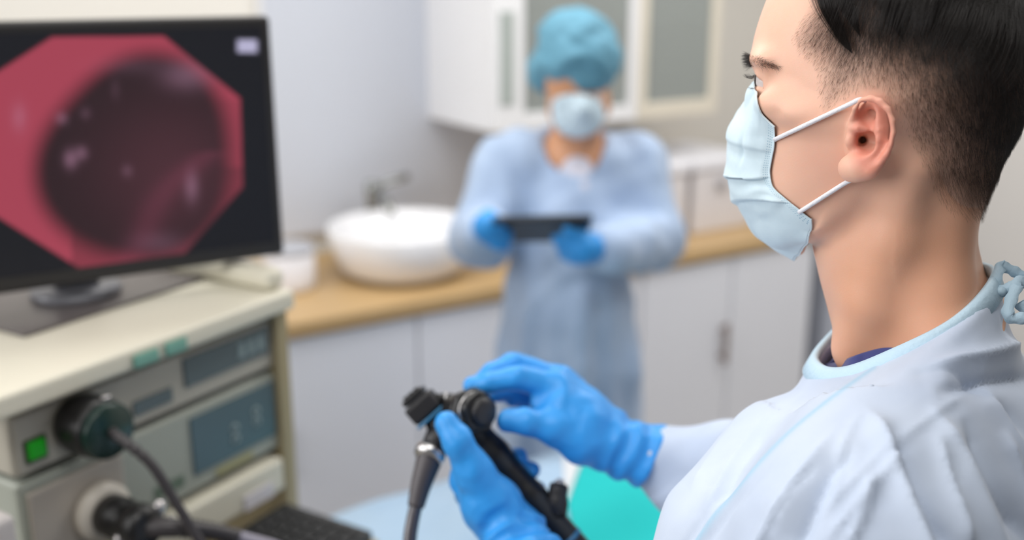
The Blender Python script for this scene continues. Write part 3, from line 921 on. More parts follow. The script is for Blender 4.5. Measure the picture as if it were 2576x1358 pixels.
EYE = H(1941, 201, 0.030)
def head_sdf(P):
    d = head_block(P)
    n = neck_block(P)
    d = smin(d, n, 0.021)
    Pm = P.copy(); Pm[..., 2] = np.abs(P[..., 2])
    def S(d, px, py, c, r, k):            # smooth add an ellipsoid (head axes)
        return smin(d, sd_ell(Pm, H(px, py, c), r), k)
    def D(d, px, py, c, r, k):
        return smax(d, -sd_ell(Pm, H(px, py, c), r), k)
    d = S(d, 1935, 150, 0.030, (0.012, 0.008, 0.022), 0.010)      # brow ridge
    d = S(d, 1990, 262, 0.050, (0.024, 0.012, 0.013), 0.012)      # cheek bone
    d = S(d, 2080, 292, 0.0635, (0.026, 0.008, 0.007), 0.012)     # zygomatic arch
    d = D(d, 1884, 200, 0.042, (0.010, 0.008, 0.012), 0.009)      # eye socket
    d = D(d, 2040, 120, 0.098, (0.040, 0.030, 0.030), 0.014)      # temple
    d = smin(d, sd_ell(Pm, EYE, (0.0141, 0.0139, 0.0139)), 0.004)
    d = S(d, 1924, 254, 0.024, (0.012, 0.013, 0.012), 0.010)      # flesh between nose and cheek  # closed lids, opened below
    d = D(d, 2300, 470, 0.090, (0.022, 0.040, 0.022), 0.024)      # hollow behind the jaw
    # sternocleidomastoid from behind the ear to the breast bone
    scm = sd_chain(Pm, [H(2290, 430, 0.056), H(2250, 600, 0.0485), H(2190, 760, 0.0445), H(2140, 880, 0.035)], [0.012, 0.0135, 0.0125, 0.011], 0.01)
    d = smin(d, scm, 0.018)
    # trapezius
    trap = sd_chain(Pm, [H(2370, 570, 0.026), H(2372, 720, 0.036), H(2380, 900, 0.056)], [0.012, 0.015, 0.017], 0.01)
    d = smin(d, trap, 0.022)
    # nose and lips (under the mask)
    nose = sd_chain(P, [H(1914, 242, 0), H(1884, 295, 0), H(1866, 335, 0)], [0.005, 0.0068, 0.0098], 0.006)
    d = smin(d, nose, 0.008)
    d = S(d, 1878, 362, 0.010, (0.009, 0.006, 0.007), 0.006)
    d = S(d, 1880, 432, 0.0, (0.008, 0.005, 0.020), 0.005)
    d = S(d, 1882, 458, 0.0, (0.008, 0.005, 0.017), 0.005)
    # the eye opening
    e = Pm - EYE.astype(np.float32)
    slit = np.maximum(np.maximum(e[..., 1] + 0.0016 - 0.50 * (-e[..., 0]), -e[..., 1] - 0.0050), e[..., 0] + 0.0004)
    ball = np.sqrt((e ** 2).sum(-1)) - 0.0112
    inner = np.maximum(slit, np.abs(e[..., 2]) - 0.0125)
    d = np.where(np.sqrt((e ** 2).sum(-1)) < 0.020, smax(d, -np.maximum(inner, -ball), 0.0012), d)
    # ears
    near = (np.abs(P[..., 2]) > 0.05) & (P[..., 0] > H(2080, 300, .07)[0]) & (P[..., 0] < H(2300, 300, .08)[0]) & (P[..., 1] > H(2150, 490, .08)[1]) & (P[..., 1] < H(2150, 215, .08)[1])
    if near.any():
        q = Pm[near]
        e_ = ear_sdf(q)
        dd = d[near]
        # canal also opens the head surface
        dd = smax(dd, -sd_ell(q, H(2169, 360, .0790), (0.0068, 0.0078, 0.0115), EAR_AX2), 0.002)
        dd = smax(dd, -sd_chain(q, [H(2179, 276, .0790), H(2184, 294, .0765), H(2190, 312, .0785)], [0.0036, 0.0048, 0.0026], 0.002), 0.002)
        dd = smax(dd, -sd_cap(q, H(2162, 352, .084), H(2172, 352, .060), 0.0034, 0.0026), 0.002)
        d[near] = smin(dd, e_, 0.0025)
    return d

def head_grad(L, e=0.0008):
    g = np.stack([head_sdf(L + np.eye(3)[i] * e) - head_sdf(L - np.eye(3)[i] * e) for i in range(3)], -1)
    return g / (np.linalg.norm(g, axis=-1)[..., None] + 1e-9)
def on_head(px, py, fn=head_sdf):
    """first head-surface points along the rays of pixels (head coordinates); nan where missed"""
    px = np.atleast_1d(np.asarray(px, float)); py = np.atleast_1d(np.asarray(py, float))
    D = cF[None] + ((px - 1288.0) / FPX)[:, None] * cR[None] - ((py - 679.0) / FPX)[:, None] * cU[None]
    D /= np.linalg.norm(D, axis=1)[:, None]
    t = np.full(len(px), 0.55)
    for _ in range(70):
        L = to_head(cO + D * t[:, None]).astype(np.float32)
        d = fn(L)
        t = t + np.clip(d, -0.01, 0.03) * 0.8
    L = to_head(cO + D * t[:, None])
    L[np.abs(fn(L.astype(np.float32))) > 0.0015] = np.nan
    return L
def push_out(L, off, it=4):
    L = np.array(L, np.float32)
    for _ in range(it):
        d = head_sdf(L)
        m = d < off
        if not m.any(): break
        L[m] += head_grad(L[m]) * (off - d[m])[:, None]
    return L
# ------------------------------------------------------------------ skin
def skin_material(name='skin', tone=(237, 190, 166)):
    m = bpy.data.materials.new(name); m.use_nodes = True
    nt = m.node_tree; b = nt.nodes['Principled BSDF']
    b.inputs['Roughness'].default_value = 0.48
    b.inputs['Specular IOR Level'].default_value = 0.4
    b.inputs['Subsurface Weight'].default_value = 0.25
    b.inputs['Subsurface Radius'].default_value = (0.0040, 0.0012, 0.0006)
    b.inputs['Subsurface Scale'].default_value = 1.0
    tc = nt.nodes.new('ShaderNodeTexCoord')
    nz = nt.nodes.new('ShaderNodeTexNoise'); nz.inputs['Scale'].default_value = 45; nz.inputs['Detail'].default_value = 6
    nt.links.new(tc.outputs['Object'], nz.inputs['Vector'])
    mx = nt.nodes.new('ShaderNodeMix'); mx.data_type = 'RGBA'
    c = np.array(srgb(*tone)[:3])
    mx.inputs[6].default_value = (*(c * np.array([0.97, 0.93, 0.92])), 1); mx.inputs[7].default_value = (*np.clip(c * np.array([1.02, 1.05, 1.06]), 0, 1), 1)
    nt.links.new(nz.outputs['Fac'], mx.inputs[0])
    # blush (ears, cheek) and stubble (shaved hair roots) painted as vertex masks
    at = nt.nodes.new('ShaderNodeAttribute'); at.attribute_name = 'tint'
    sp = nt.nodes.new('ShaderNodeSeparateColor'); nt.links.new(at.outputs['Color'], sp.inputs['Color'])
    m1 = nt.nodes.new('ShaderNodeMix'); m1.data_type = 'RGBA'; m1.inputs[7].default_value = srgb(226, 148, 128)
    nt.links.new(sp.outputs['Red'], m1.inputs[0]); nt.links.new(mx.outputs[2], m1.inputs[6])
    m2 = nt.nodes.new('ShaderNodeMix'); m2.data_type = 'RGBA'; m2.inputs[7].default_value = srgb(50, 38, 31)
    nt.links.new(sp.outputs['Green'], m2.inputs[0]); nt.links.new(m1.outputs[2], m2.inputs[6])
    m3 = nt.nodes.new('ShaderNodeMix'); m3.data_type = 'RGBA'; m3.inputs[7].default_value = srgb(208, 140, 96)      # orange neck shade put into the skin colour
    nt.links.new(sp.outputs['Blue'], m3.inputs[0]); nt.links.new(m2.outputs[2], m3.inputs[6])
    nt.links.new(m3.outputs[2], b.inputs['Base Color'])
    n2 = nt.nodes.new('ShaderNodeTexNoise'); n2.inputs['Scale'].default_value = 900; n2.inputs['Detail'].default_value = 3
    nt.links.new(tc.outputs['Object'], n2.inputs['Vector'])
    bp = nt.nodes.new('ShaderNodeBump'); bp.inputs['Strength'].default_value = 0.12; bp.inputs['Distance'].default_value = 0.0006
    nt.links.new(n2.outputs['Fac'], bp.inputs['Height']); nt.links.new(bp.outputs['Normal'], b.inputs['Normal'])
    return m
m_skin = skin_material()

# hair line on the side of the head, in picture pixels (inside = hair)
HAIR_POLY = [(1800, -95), (1925, -85), (1985, -62), (2020, -30), (2045, 0), (2012, 50), (1992, 95), (2004, 128), (2040, 160), (2058, 195), (2060, 235), (2064, 275), (2076, 290), (2098, 270), (2130, 244), (2160, 232), (2200, 232), (2240, 258),
             (2262, 300), (2282, 345), (2310, 395), (2335, 445), (2358, 500), (2392, 535), (2430, 552), (2485, 552), (2760, 552), (2760, -600), (1800, -600)]
def poly_sd(px, py, poly):
    """signed distance to a closed polygon in pixels, negative inside"""
    poly = np.asarray(poly, float)
    d, _, _ = poly_dist(px, py, np.vstack([poly, poly[:1]]))
    ins = np.zeros(px.shape, bool)
    j = len(poly) - 1
    for i in range(len(poly)):
        xi, yi = poly[i]; xj, yj = poly[j]
        c = ((yi > py) != (yj > py)) & (px < (xj - xi) * (py - yi) / (yj - yi + 1e-12) + xi)
        ins ^= c; j = i
    return np.where(ins, -d, d)
def hair_depth(L):
    """how deep (pixels of the side view) a head-space point lies inside the hair line; both sides alike"""
    L = np.array(L, float); L[:, 2] = np.abs(L[:, 2])
    px, py, _ = project(to_world(L))
    return -poly_sd(px, py, HAIR_POLY), px, py

def head_mesh():
    lo = np.array([H(1800, 0, 0)[0] - 0.0, H(2200, 905, 0)[1], -0.108]); hi = np.array([H(2640, 0, 0)[0], H(2200, -200, 0)[1], 0.108])
    V, Q = surface_nets(head_sdf, lo, hi, 0.00125)
    V = smooth_mesh(V, Q, 4, 0.5)
    return V, Q
HV, HQ = head_mesh()
HN = vnormals(HV, HQ)
# keep only the largest wanted part: drop the flat floor of the box
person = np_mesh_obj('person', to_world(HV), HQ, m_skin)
tag(person, 'man in a pale blue gown, seen in profile, working a black endoscope', 'person')
hd_, hpx, hpy = hair_depth(HV)
tint = np.zeros((len(HV), 4), np.float32); tint[:, 3] = 1
ear_c = np.abs(HV[:, 2])
edist = np.hypot((hpx - 2195) / 62.0, (hpy - 345) / 115.0)
tint[:, 0] = np.clip((1.15 - edist) * 2.2, 0, 1) * np.clip((ear_c - 0.070) / 0.008, 0.0, 1) * 0.9
tint[:, 0] += 0.22 * np.exp(-(((hpx - 2075) / 90) ** 2 + ((hpy - 400) / 90) ** 2))
tint[:, 2] = 0.50 * np.clip((hpy - 420 + 0.35 * (hpx - 2150)) / 260, 0, 1) * (hd_ < 30) * np.clip((hpx - 2020) / 120, 0, 1)  # painted neck shade, growing from the jaw towards the nape
fade = np.clip(hd_ / 300.0, 0, 1)
earmask = (edist < 1.05) & (ear_c > 0.077)
tint[:, 1] = np.where(earmask, 0, np.clip(np.where(hd_ > 0, 0.24 * np.clip(hd_ / 45, 0, 1) ** 0.8 + 0.80 * fade ** 0.85, 0), 0, 0.96))
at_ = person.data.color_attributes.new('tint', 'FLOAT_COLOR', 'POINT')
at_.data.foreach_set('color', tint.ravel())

# eyes
m_eye = mat('eye_white', srgb(222, 214, 212), 0.15, spec=0.6, var=0.02)
m_iris = mat('iris', srgb(48, 34, 28), 0.12, spec=0.6)
for s in (1, -1):
    c = EYE * np.array([1, 1, s])
    bm = bmesh.new(); bmesh.ops.create_uvsphere(bm, u_segments=32, v_segments=20, radius=0.0117)
    eo = bm_obj('eyeball', bm, m_eye, person, True, Matrix.Translation(to_world(c)))
    fw = to_world(c + np.array([-0.0104, 0, 0])) - to_world(c)
    lathe_obj('iris', [(0.0057, 0.0), (0.0045, 0.0012), (0.0022, 0.0019), (0.0004, 0.0021)], m_iris, eo, frame_to(to_world(c) + fw, fw), 28)
# ------------------------------------------------------------------ face mask
def mask_material():
    m = bpy.data.materials.new('mask_fabric'); m.use_nodes = True
    nt = m.node_tree; b = nt.nodes['Principled BSDF']
    b.inputs['Roughness'].default_value = 0.75; b.inputs['Specular IOR Level'].default_value = 0.2
    b.inputs['Sheen Weight'].default_value = 0.15
    uv = nt.nodes.new('ShaderNodeUVMap'); uv.uv_map = 'weld'
    sp = nt.nodes.new('ShaderNodeSeparateXYZ'); nt.links.new(uv.outputs['UV'], sp.inputs['Vector'])
    def M(op, a, b_=None, c=None):
        n = nt.nodes.new('ShaderNodeMath'); n.operation = op
        for i, x in enumerate((a, b_, c)):
            if x is None: continue
            if isinstance(x, (int, float)): n.inputs[i].default_value = x
            else: nt.links.new(x, n.inputs[i])
        return n.outputs[0]
    X, Y = sp.outputs['X'], sp.outputs['Y']            # millimetres from the edge / along the edge
    fx = M('SUBTRACT', M('FRACT', M('DIVIDE', X, 1.55)), 0.5); fy = M('SUBTRACT', M('FRACT', M('DIVIDE', Y, 1.7)), 0.5)
    r = M('SQRT', M('ADD', M('POWER', M('MULTIPLY', fx, 1.0), 2.0), M('POWER', M('MULTIPLY', fy, 1.3), 2.0)))
    dot = M('LESS_THAN', r, 0.26)
    band = M('MULTIPLY', M('GREATER_THAN', X, 1.3), M('LESS_THAN', X, 5.95))
    dots = M('MULTIPLY', dot, band)
    tc = nt.nodes.new('ShaderNodeTexCoord')
    nz = nt.nodes.new('ShaderNodeTexNoise'); nz.inputs['Scale'].default_value = 300; nz.inputs['Detail'].default_value = 4
    nt.links.new(tc.outputs['Object'], nz.inputs['Vector'])
    c1 = nt.nodes.new('ShaderNodeMix'); c1.data_type = 'RGBA'
    c1.inputs[6].default_value = srgb(204, 225, 236); c1.inputs[7].default_value = srgb(214, 232, 241)
    nt.links.new(nz.outputs['Fac'], c1.inputs[0])
    c2 = nt.nodes.new('ShaderNodeMix'); c2.data_type = 'RGBA'; c2.inputs[7].default_value = srgb(150, 186, 206)
    nt.links.new(dots, c2.inputs[0]); nt.links.new(c1.outputs[2], c2.inputs[6])
    nt.links.new(c2.outputs[2], b.inputs['Base Color'])
    bp = nt.nodes.new('ShaderNodeBump'); bp.inputs['Strength'].default_value = 0.35; bp.inputs['Distance'].default_value = 0.0006
    nt.links.new(M('SUBTRACT', M('MULTIPLY', nz.outputs['Fac'], 0.35), dots), bp.inputs['Height'])
    nt.links.new(bp.outputs['Normal'], b.inputs['Normal'])
    return m
m_mask = mask_material()
edge_px = np.array([(1955, 318), (1954, 345), (1952, 372), (1946, 402), (1940, 432), (1946, 466), (1966, 488), (1992, 508), (2018, 528), (2043, 548)], float)
frnt_px = np.array([(1897, 206), (1866, 262), (1834, 320), (1831, 372), (1829, 420), (1831, 462), (1846, 512), (1868, 560), (1900, 600), (1996, 655)], float)
NU, NV = 110, 150
vv = np.linspace(0, 1, NV)
tE = np.linspace(0, 1, len(edge_px))
Es = np.stack([np.interp(vv, tE, edge_px[:, 0]), np.interp(vv, tE, edge_px[:, 1])], 1)
fr_d = catmull(frnt_px, 12); Fs = np.stack([np.interp(vv, np.linspace(0, 1, len(fr_d)), fr_d[:, k]) for k in (0, 1)], 1)
def sm1(a, n):
    k = np.ones(n) / n; p = np.pad(a, (n // 2, n // 2), 'edge'); return np.convolve(p, k, 'valid')[:len(a)]
Es = np.stack([sm1(Es[:, 0], 7), sm1(Es[:, 1], 7)], 1)
EL = on_head(Es[:, 0], Es[:, 1])
for k in range(3):
    g = ~np.isnan(EL[:, k]); EL[:, k] = np.interp(vv, vv[g], EL[g, k])
EL = np.stack([sm1(EL[:, k], 9) for k in range(3)], 1)
FL = np.array([H(x, y, 0.012) for x, y in Fs]); FL[:, 2] = 0
uu = np.linspace(0, 1, NU)
th = uu * math.pi / 2
Ls = np.zeros((NU, NV, 3))
for j in range(NV):
    t = vv[j]
    sa = np.sin(th) ** (1.05)
    Ls[:, j, 0] = EL[j, 0] + (FL[j, 0] - EL[j, 0]) * sa
    Ls[:, j, 2] = EL[j, 2] * np.cos(th) ** 0.85
    sb = (1 - np.cos(th)) ** (0.9 + 0.5 * t) if t > 0.5 else np.sin(th) ** (1.7 - 1.0 * t)
    Ls[:, j, 1] = EL[j, 1] + (FL[j, 1] - EL[j, 1]) * sb
# the top edge lies on the cheek and the bridge of the nose, the bottom edge runs straight under the chin
tp = on_head([1955, 1939, 1922, 1912, 1909, 1907], [318, 304, 288, 268, 245, 230])
tp = tp[~np.isnan(tp[:, 0])] + np.array([-0.0010, 0, 0.0014])
tp = np.vstack([tp, H(1903, 219, max(0.016, tp[-1, 2] - 0.010)), H(1898, 208, 0.010), FL[0]])
td = catmull(tp, 10); arc = np.concatenate([[0], np.cumsum(np.linalg.norm(np.diff(td, axis=0), axis=1))]); arc /= arc[-1]
T0 = np.stack([np.interp(uu, arc, td[:, k]) for k in range(3)], 1)
Ee = Es[-1]; Fe = Fs[-1]
T1 = np.array([H(Ee[0] + (Fe[0] - Ee[0]) * u ** 1.0 + 14 * math.sin(math.pi * u), Ee[1] + (Fe[1] - Ee[1]) * u, EL[-1, 2] * math.cos(u * math.pi / 2) ** 0.8) for u in uu])
w0 = np.clip(1 - vv / 0.30, 0, 1) ** 1.5; w1 = np.clip(1 - (1 - vv) / 0.30, 0, 1) ** 1.5
Ls = Ls + (T0 - Ls[:, 0])[:, None, :] * w0[None, :, None] + (T1 - Ls[:, -1])[:, None, :] * w1[None, :, None]
# pleats: each overlaps the one below, flattened at the welded edges
U_, V_ = np.meshgrid(uu, vv, indexing='ij')
def step(x, w): 
    t = np.clip(x / w + 0.5, 0, 1); return t * t * (3 - 2 * t)
dis = np.zeros_like(U_)
for v0, am, sl in ((0.26, 0.0010, 0.02), (0.50, 0.0030, 0.05), (0.735, 0.0034, -0.10)):
    vl = v0 + sl * (U_ - 0.4)
    saw = np.where(V_ < vl, np.clip((V_ - vl + 0.16) / 0.16, 0, 1) ** 1.4, np.clip(1 - (V_ - vl) / 0.022, 0, 1))
    dis += am * saw * np.clip(U_ / 0.12, 0.25, 1)
GN = np.stack([np.full_like(U_, -1.0) * np.sin(U_ * 1.57) ** 0.7, -0.35 * np.clip(V_ - 0.6, 0, 1) * 2, np.cos(U_ * 1.57) ** 0.7], -1)
GN /= np.linalg.norm(GN, axis=-1)[..., None]
wr = 0.0007 * vnoise(Ls, 260, 3) * np.clip(U_ / 0.15, 0.1, 1) + 0.0008 * np.sin(38 * V_ + 5 * U_ + 2 * np.sin(9 * U_)) * np.exp(-((U_ - 0.25) / 0.25) ** 2) * (V_ > 0.5)
# small pinched dent in the upper panel
dent = 0.0022 * np.exp(-(((U_ - 0.40) / 0.035) ** 2 + ((V_ - 0.30) / 0.07) ** 2))
Ls = Ls + GN * (dis + wr - dent)[..., None]
raw = Ls.copy()
Ls = push_out(Ls.reshape(-1, 3), 0.0016, 5).reshape(NU, NV, 3)
mv = Ls - raw                                     # keep the pleats: only the push is evened out
for _ in range(12):
    q = np.pad(mv, ((1, 1), (1, 1), (0, 0)), 'edge')
    mv = np.maximum(np.abs(mv), 0) * np.sign(mv) * 0.5 + 0.125 * (q[2:, 1:-1] + q[:-2, 1:-1] + q[1:-1, 2:] + q[1:-1, :-2])
Ls = raw + mv
full = np.concatenate([Ls, (Ls * np.array([1, 1, -1]))[::-1][1:]], 0)
n0 = full.shape[0]
ii = np.arange(n0 * NV).reshape(n0, NV)
Qm = np.stack([ii[:-1, :-1].ravel(), ii[1:, :-1].ravel(), ii[1:, 1:].ravel(), ii[:-1, 1:].ravel()], 1)
mask_o = np_mesh_obj('face_mask', to_world(full.reshape(-1, 3)), Qm, m_mask, person)
mask_o['label'] = 'pale blue pleated surgical face mask'
# uv in millimetres from the side edge and along it
seg = np.linalg.norm(np.diff(full, axis=0), axis=2); du = np.concatenate([np.zeros((1, NV)), np.cumsum(seg, 0)], 0) * 1000
du = np.minimum(du, du[-1:] - du)
dvv = np.concatenate([[0], np.cumsum(np.linalg.norm(np.diff(full[0], axis=0), axis=1))]) * 1000
UVv = np.stack([du, np.broadcast_to(dvv, du.shape)], -1).reshape(-1, 2)
uvl = mask_o.data.uv_layers.new(name='weld')
li = np.empty(len(mask_o.data.loops), np.int32); mask_o.data.loops.foreach_get('vertex_index', li)
uvl.data.foreach_set('uv', UVv[li].astype(np.float32).ravel())
sol = mask_o.modifiers.new('thickness', 'SOLIDIFY'); sol.thickness = 0.0007; sol.offset = 1.0
# rolled hem at the top and bottom edge
m_hem = mat('mask_hem', srgb(216, 232, 240), 0.7, var=0.02)
for j in (0, NV - 1):
    tube('hem', to_world(full[:, j]), 0.0008, m_hem, mask_o, 8)
# ear loops
m_loop = mat('ear_loop_elastic', srgb(240, 240, 246), 0.7, var=0.02, bump=0.4, bscale=600)
def strap(p0, p1, n):
    """a strap that runs straight across the cheek"""
    t = np.linspace(0, 1, n)
    x = p0[0] + (p1[0] - p0[0]) * t; y = p0[1] + (p1[1] - p0[1]) * t
    L_ = on_head(x, y)
    c = np.interp(t, t[~np.isnan(L_[:, 2])], L_[~np.isnan(L_[:, 2]), 2])
    for _ in range(3): c[1:-1] = np.maximum(c[1:-1], 0.5 * (c[2:] + c[:-2]))
    return np.array([H(a, b, d + 0.0026) for a, b, d in zip(x, y, c)])
up_ = strap((1949, 351), (2122, 269.5), 18); lo_ = strap((2126, 460), (2010, 534), 14)
bk_ = np.array([H(2146, 258, .0825), H(2162, 250.5, .0830), H(2178, 252, .0770), H(2202, 258, .0750), H(2226, 286, .0752), H(2234, 330, .0756), H(2226, 380, .0752), H(2200, 425, .0742), H(2165, 446, .0738), H(2140, 452, .0735)])
loop = np.vstack([up_, catmull(bk_, 5), lo_])
for k in range(2): loop[1:-1] = 0.5 * loop[1:-1] + 0.25 * (loop[2:] + loop[:-2])
for s in (1, -1):
    tube('ear_loop', to_world(loop * np.array([1, 1, s])), 0.00165, m_loop, mask_o, 12)
# ------------------------------------------------------------------ hair, brows, lashes
def hair_mat(name, col, rough=0.30, spec=0.6):
    m = bpy.data.materials.new(name); m.use_nodes = True
    b = m.node_tree.nodes['Principled BSDF']
    b.inputs['Base Color'].default_value = col; b.inputs['Roughness'].default_value = rough
    b.inputs['Specular IOR Level'].default_value = spec
    return m
m_hair = hair_mat('black_hair', srgb(30, 23, 20))
m_hair2 = hair_mat('clipped_hair', srgb(92, 71, 58), 0.5, 0.3)
def strands(name, P, rad, material, parent):
    """P: (n, k, 3) world points; rad: root radius, tapering"""
    n, k = P.shape[:2]
    hc = bpy.data.hair_curves.new(name)
    hc.add_curves([k] * n)
    hc.attributes['position'].data.foreach_set('vector', np.ascontiguousarray(P, np.float32).ravel())
    ra = hc.attributes.get('radius') or hc.attributes.new('radius', 'FLOAT', 'POINT')
    r = np.broadcast_to(rad * np.linspace(1, 0.35, k), (n, k)) if np.isscalar(rad) else rad[:, None] * np.linspace(1, 0.35, k)
    ra.data.foreach_set('value', np.ascontiguousarray(r, np.float32).ravel())
    hc.materials.append(material)
    o = bpy.data.objects.new(name, hc)
    return link(o, parent)
rng = np.random.RandomState(7)
def sample_surface(mask_v, n):
    """random points on head-mesh quads whose corners satisfy mask_v"""
    f = np.where(mask_v[HQ].all(1))[0]
    a = np.linalg.norm(np.cross(HV[HQ[f, 1]] - HV[HQ[f, 0]], HV[HQ[f, 3]] - HV[HQ[f, 0]]), axis=1)
    k = f[np.searchsorted(np.cumsum(a) / a.sum(), rng.rand(n))]
    u, v = rng.rand(n, 1), rng.rand(n, 1)
    q = HQ[k]
    P = (HV[q[:, 0]] * (1 - u) + HV[q[:, 1]] * u) * (1 - v) + (HV[q[:, 3]] * (1 - u) + HV[q[:, 2]] * u) * v
    N = HN[q[:, 0]]
    return P, N
on_ear = (np.hypot((hpx - 2192) / 66.0, (hpy - 345) / 122.0) < 1.0) & (np.abs(HV[:, 2]) > 0.0725)
scalp = (hd_ > -3) & ~on_ear
def comb(px, py, L):
    """direction the clipped hair lies, in head axes (a, b)"""
    dx = np.interp(px, [1990, 2060, 2130, 2250, 2350, 2500], [-0.80, -0.42, -0.12, 0.15, 0.28, 0.30])
    dx = np.where(py > 330, 0.30, dx)
    dx = dx - 0.25 * np.clip((140 - py) / 200, 0, 1) * (px < 2100)
    return np.stack([dx, -np.ones_like(dx), np.zeros_like(dx)], 1)
def short_hair(n, seed, keep, length, lift, rad, name, material):
    P, N = sample_surface(scalp, n)
    dep, px, py = hair_depth(P)
    ok = keep(dep, px, py, P) > rng.rand(n)
    P, N, dep, px, py = P[ok], N[ok], dep[ok], px[ok], py[ok]
    D = comb(px, py, P) + rng.normal(0, 0.16, (len(P), 3))
    D -= N * np.sum(D * N, 1)[:, None]; D /= np.linalg.norm(D, axis=1)[:, None]
    ln = length(dep, px, py) * rng.uniform(0.7, 1.15, len(P))
    lf = lift(dep, px, py) * rng.uniform(0.6, 1.4, len(P))
    pts = []
    for t in np.linspace(0, 1, 4):
        q = P + ln[:, None] * (D * t * (1 - 0.10 * t) + N * (lf * (t - 0.35 * t * t))[:, None])
        pts.append(q)
    A = np.stack(pts, 1)
    return strands(name, to_world(A), rad, material, person)
dens = lambda dep, px, py, P: np.clip(0.15 + dep / 110.0, 0, 1) * np.where(P[:, 2] > -0.03, 1, 0.35) * np.where(dep < 0, 0.35, 1)
lenf = lambda dep, px, py: 0.0024 + 0.0088 * np.clip(dep / 220.0, 0, 1) + 0.002 * (py > 420) + 0.004 * np.clip((150 - py) / 150, 0, 1) * np.clip(dep / 80, 0, 1)
liff = lambda dep, px, py: 0.34 + 0.30 * np.clip((py - 380) / 150, 0, 1)
near_edge = lambda dep: np.clip(1.25 - dep / 150.0, 0, 1)
short_hair(115000, 1, lambda d, x, y, P: dens(d, x, y, P) * near_edge(d) * 0.9, lenf, liff, 0.000033, 'clipped_hair', m_hair2)
short_hair(80000, 2, lambda d, x, y, P: dens(d, x, y, P) * (1 - near_edge(d)), lenf, liff, 0.000052, 'clipped_hair', m_hair)

# long top hair, combed over from the crown
def long_hair(n, front=False):
    top = scalp & (hpy < 62) & (hd_ > (4 if front else 60))
    P, N = sample_surface(top, n * 2)
    dep, px, py = hair_depth(P)
    ok = (rng.rand(len(P)) < np.clip((60 - py) / 90 + 0.15, 0, 1)) & (((px <= 2215) & (py < -45)) if front else ((px > 2215) & ((px > 2275) | (py < -70)))) & (np.abs(P[:, 2]) < 0.07)
    P, N, px, py = P[ok][:n], N[ok][:n], px[ok][:n], py[ok][:n]
    clump = vnoise(P, 160, 5)
    D = np.stack([-0.42 + 0.25 * clump + rng.normal(0, 0.06, len(P)), -np.ones(len(P)), 0.25 * np.sign(P[:, 2])], 1)
    if front:                                  # the fringe is swept up and back
        D = np.stack([0.9 + 0.2 * clump, 0.25 + rng.normal(0, 0.08, len(P)), 0.35 * np.sign(P[:, 2]) + rng.normal(0, 0.06, len(P))], 1)
    K = 9
    ln = (0.030 + 0.022 * rng.rand(len(P)) + 0.012 * clump + 0.025 * np.clip((-py - 20) / 120, 0, 1))
    A = np.zeros((len(P), K, 3)); A[:, 0] = P
    cur = P.copy(); Nn = N.copy()
    for k in range(1, K):
        t = k / (K - 1)
        Tn = D - Nn * np.sum(D * Nn, 1)[:, None]; Tn /= np.linalg.norm(Tn, axis=1)[:, None] + 1e-9
        st = Tn + Nn * ((0.70 - 1.25 * t) * (0.75 + 0.25 * clump))[:, None]
        st /= np.linalg.norm(st, axis=1)[:, None]
        cur = cur + st * (ln / (K - 1))[:, None]
        d = head_sdf(cur.astype(np.float32)); g = head_grad(cur.astype(np.float32))
        m = d < 0.0015; cur[m] += g[m] * (0.0015 - d[m])[:, None]
        Nn = g
        A[:, k] = cur
    return strands('top_hair', to_world(A), 0.000075, m_hair, person)
long_hair(9000)
long_hair(6000, True)
# the loose forelock hanging over the temple: two pointed wisps
def lock(guide, wid, n, name):
    g = np.array([on_head([x], [y])[0] + np.array([0, 0, off]) for x, y, off in guide])
    g = catmull(g, 6); K = len(g)
    A = []
    side = np.array([1.0, 0.25, 0])
    for i in range(n):
        o = rng.normal(0, 0.5); o2 = rng.uniform(-0.5, 1.0); e = rng.uniform(0.82, 1.0)
        m = int(K * e)
        tt = np.linspace(0, 1, K)
        q = np.stack([np.interp(tt * e, tt, g[:, k]) for k in range(3)], 1)
        wd = wid * (1 - (tt * e) ** 1.6)
        q = q + side * (o * wd)[:, None] + np.array([0, 0, 1.0]) * (o2 * 0.0025 * (1 - 0.7 * tt))[:, None]
        A.append(q)
    return strands(name, to_world(np.array(A)), 0.00008, m_hair, person)
lock([(2085, -120, .012), (2082, -60, .015), (2088, 0, .012), (2102, 50, .008), (2125, 100, .005), (2146, 134, .003)], 0.0100, 700, 'forelock')
lock([(2128, -120, .012), (2125, -60, .014), (2130, 0, .010), (2150, 50, .006), (2166, 92, .003)], 0.0075, 450, 'forelock')
lock([(2228, -90, .010), (2230, -20, .010), (2248, 40, .006), (2275, 105, .003)], 0.0070, 350, 'forelock')

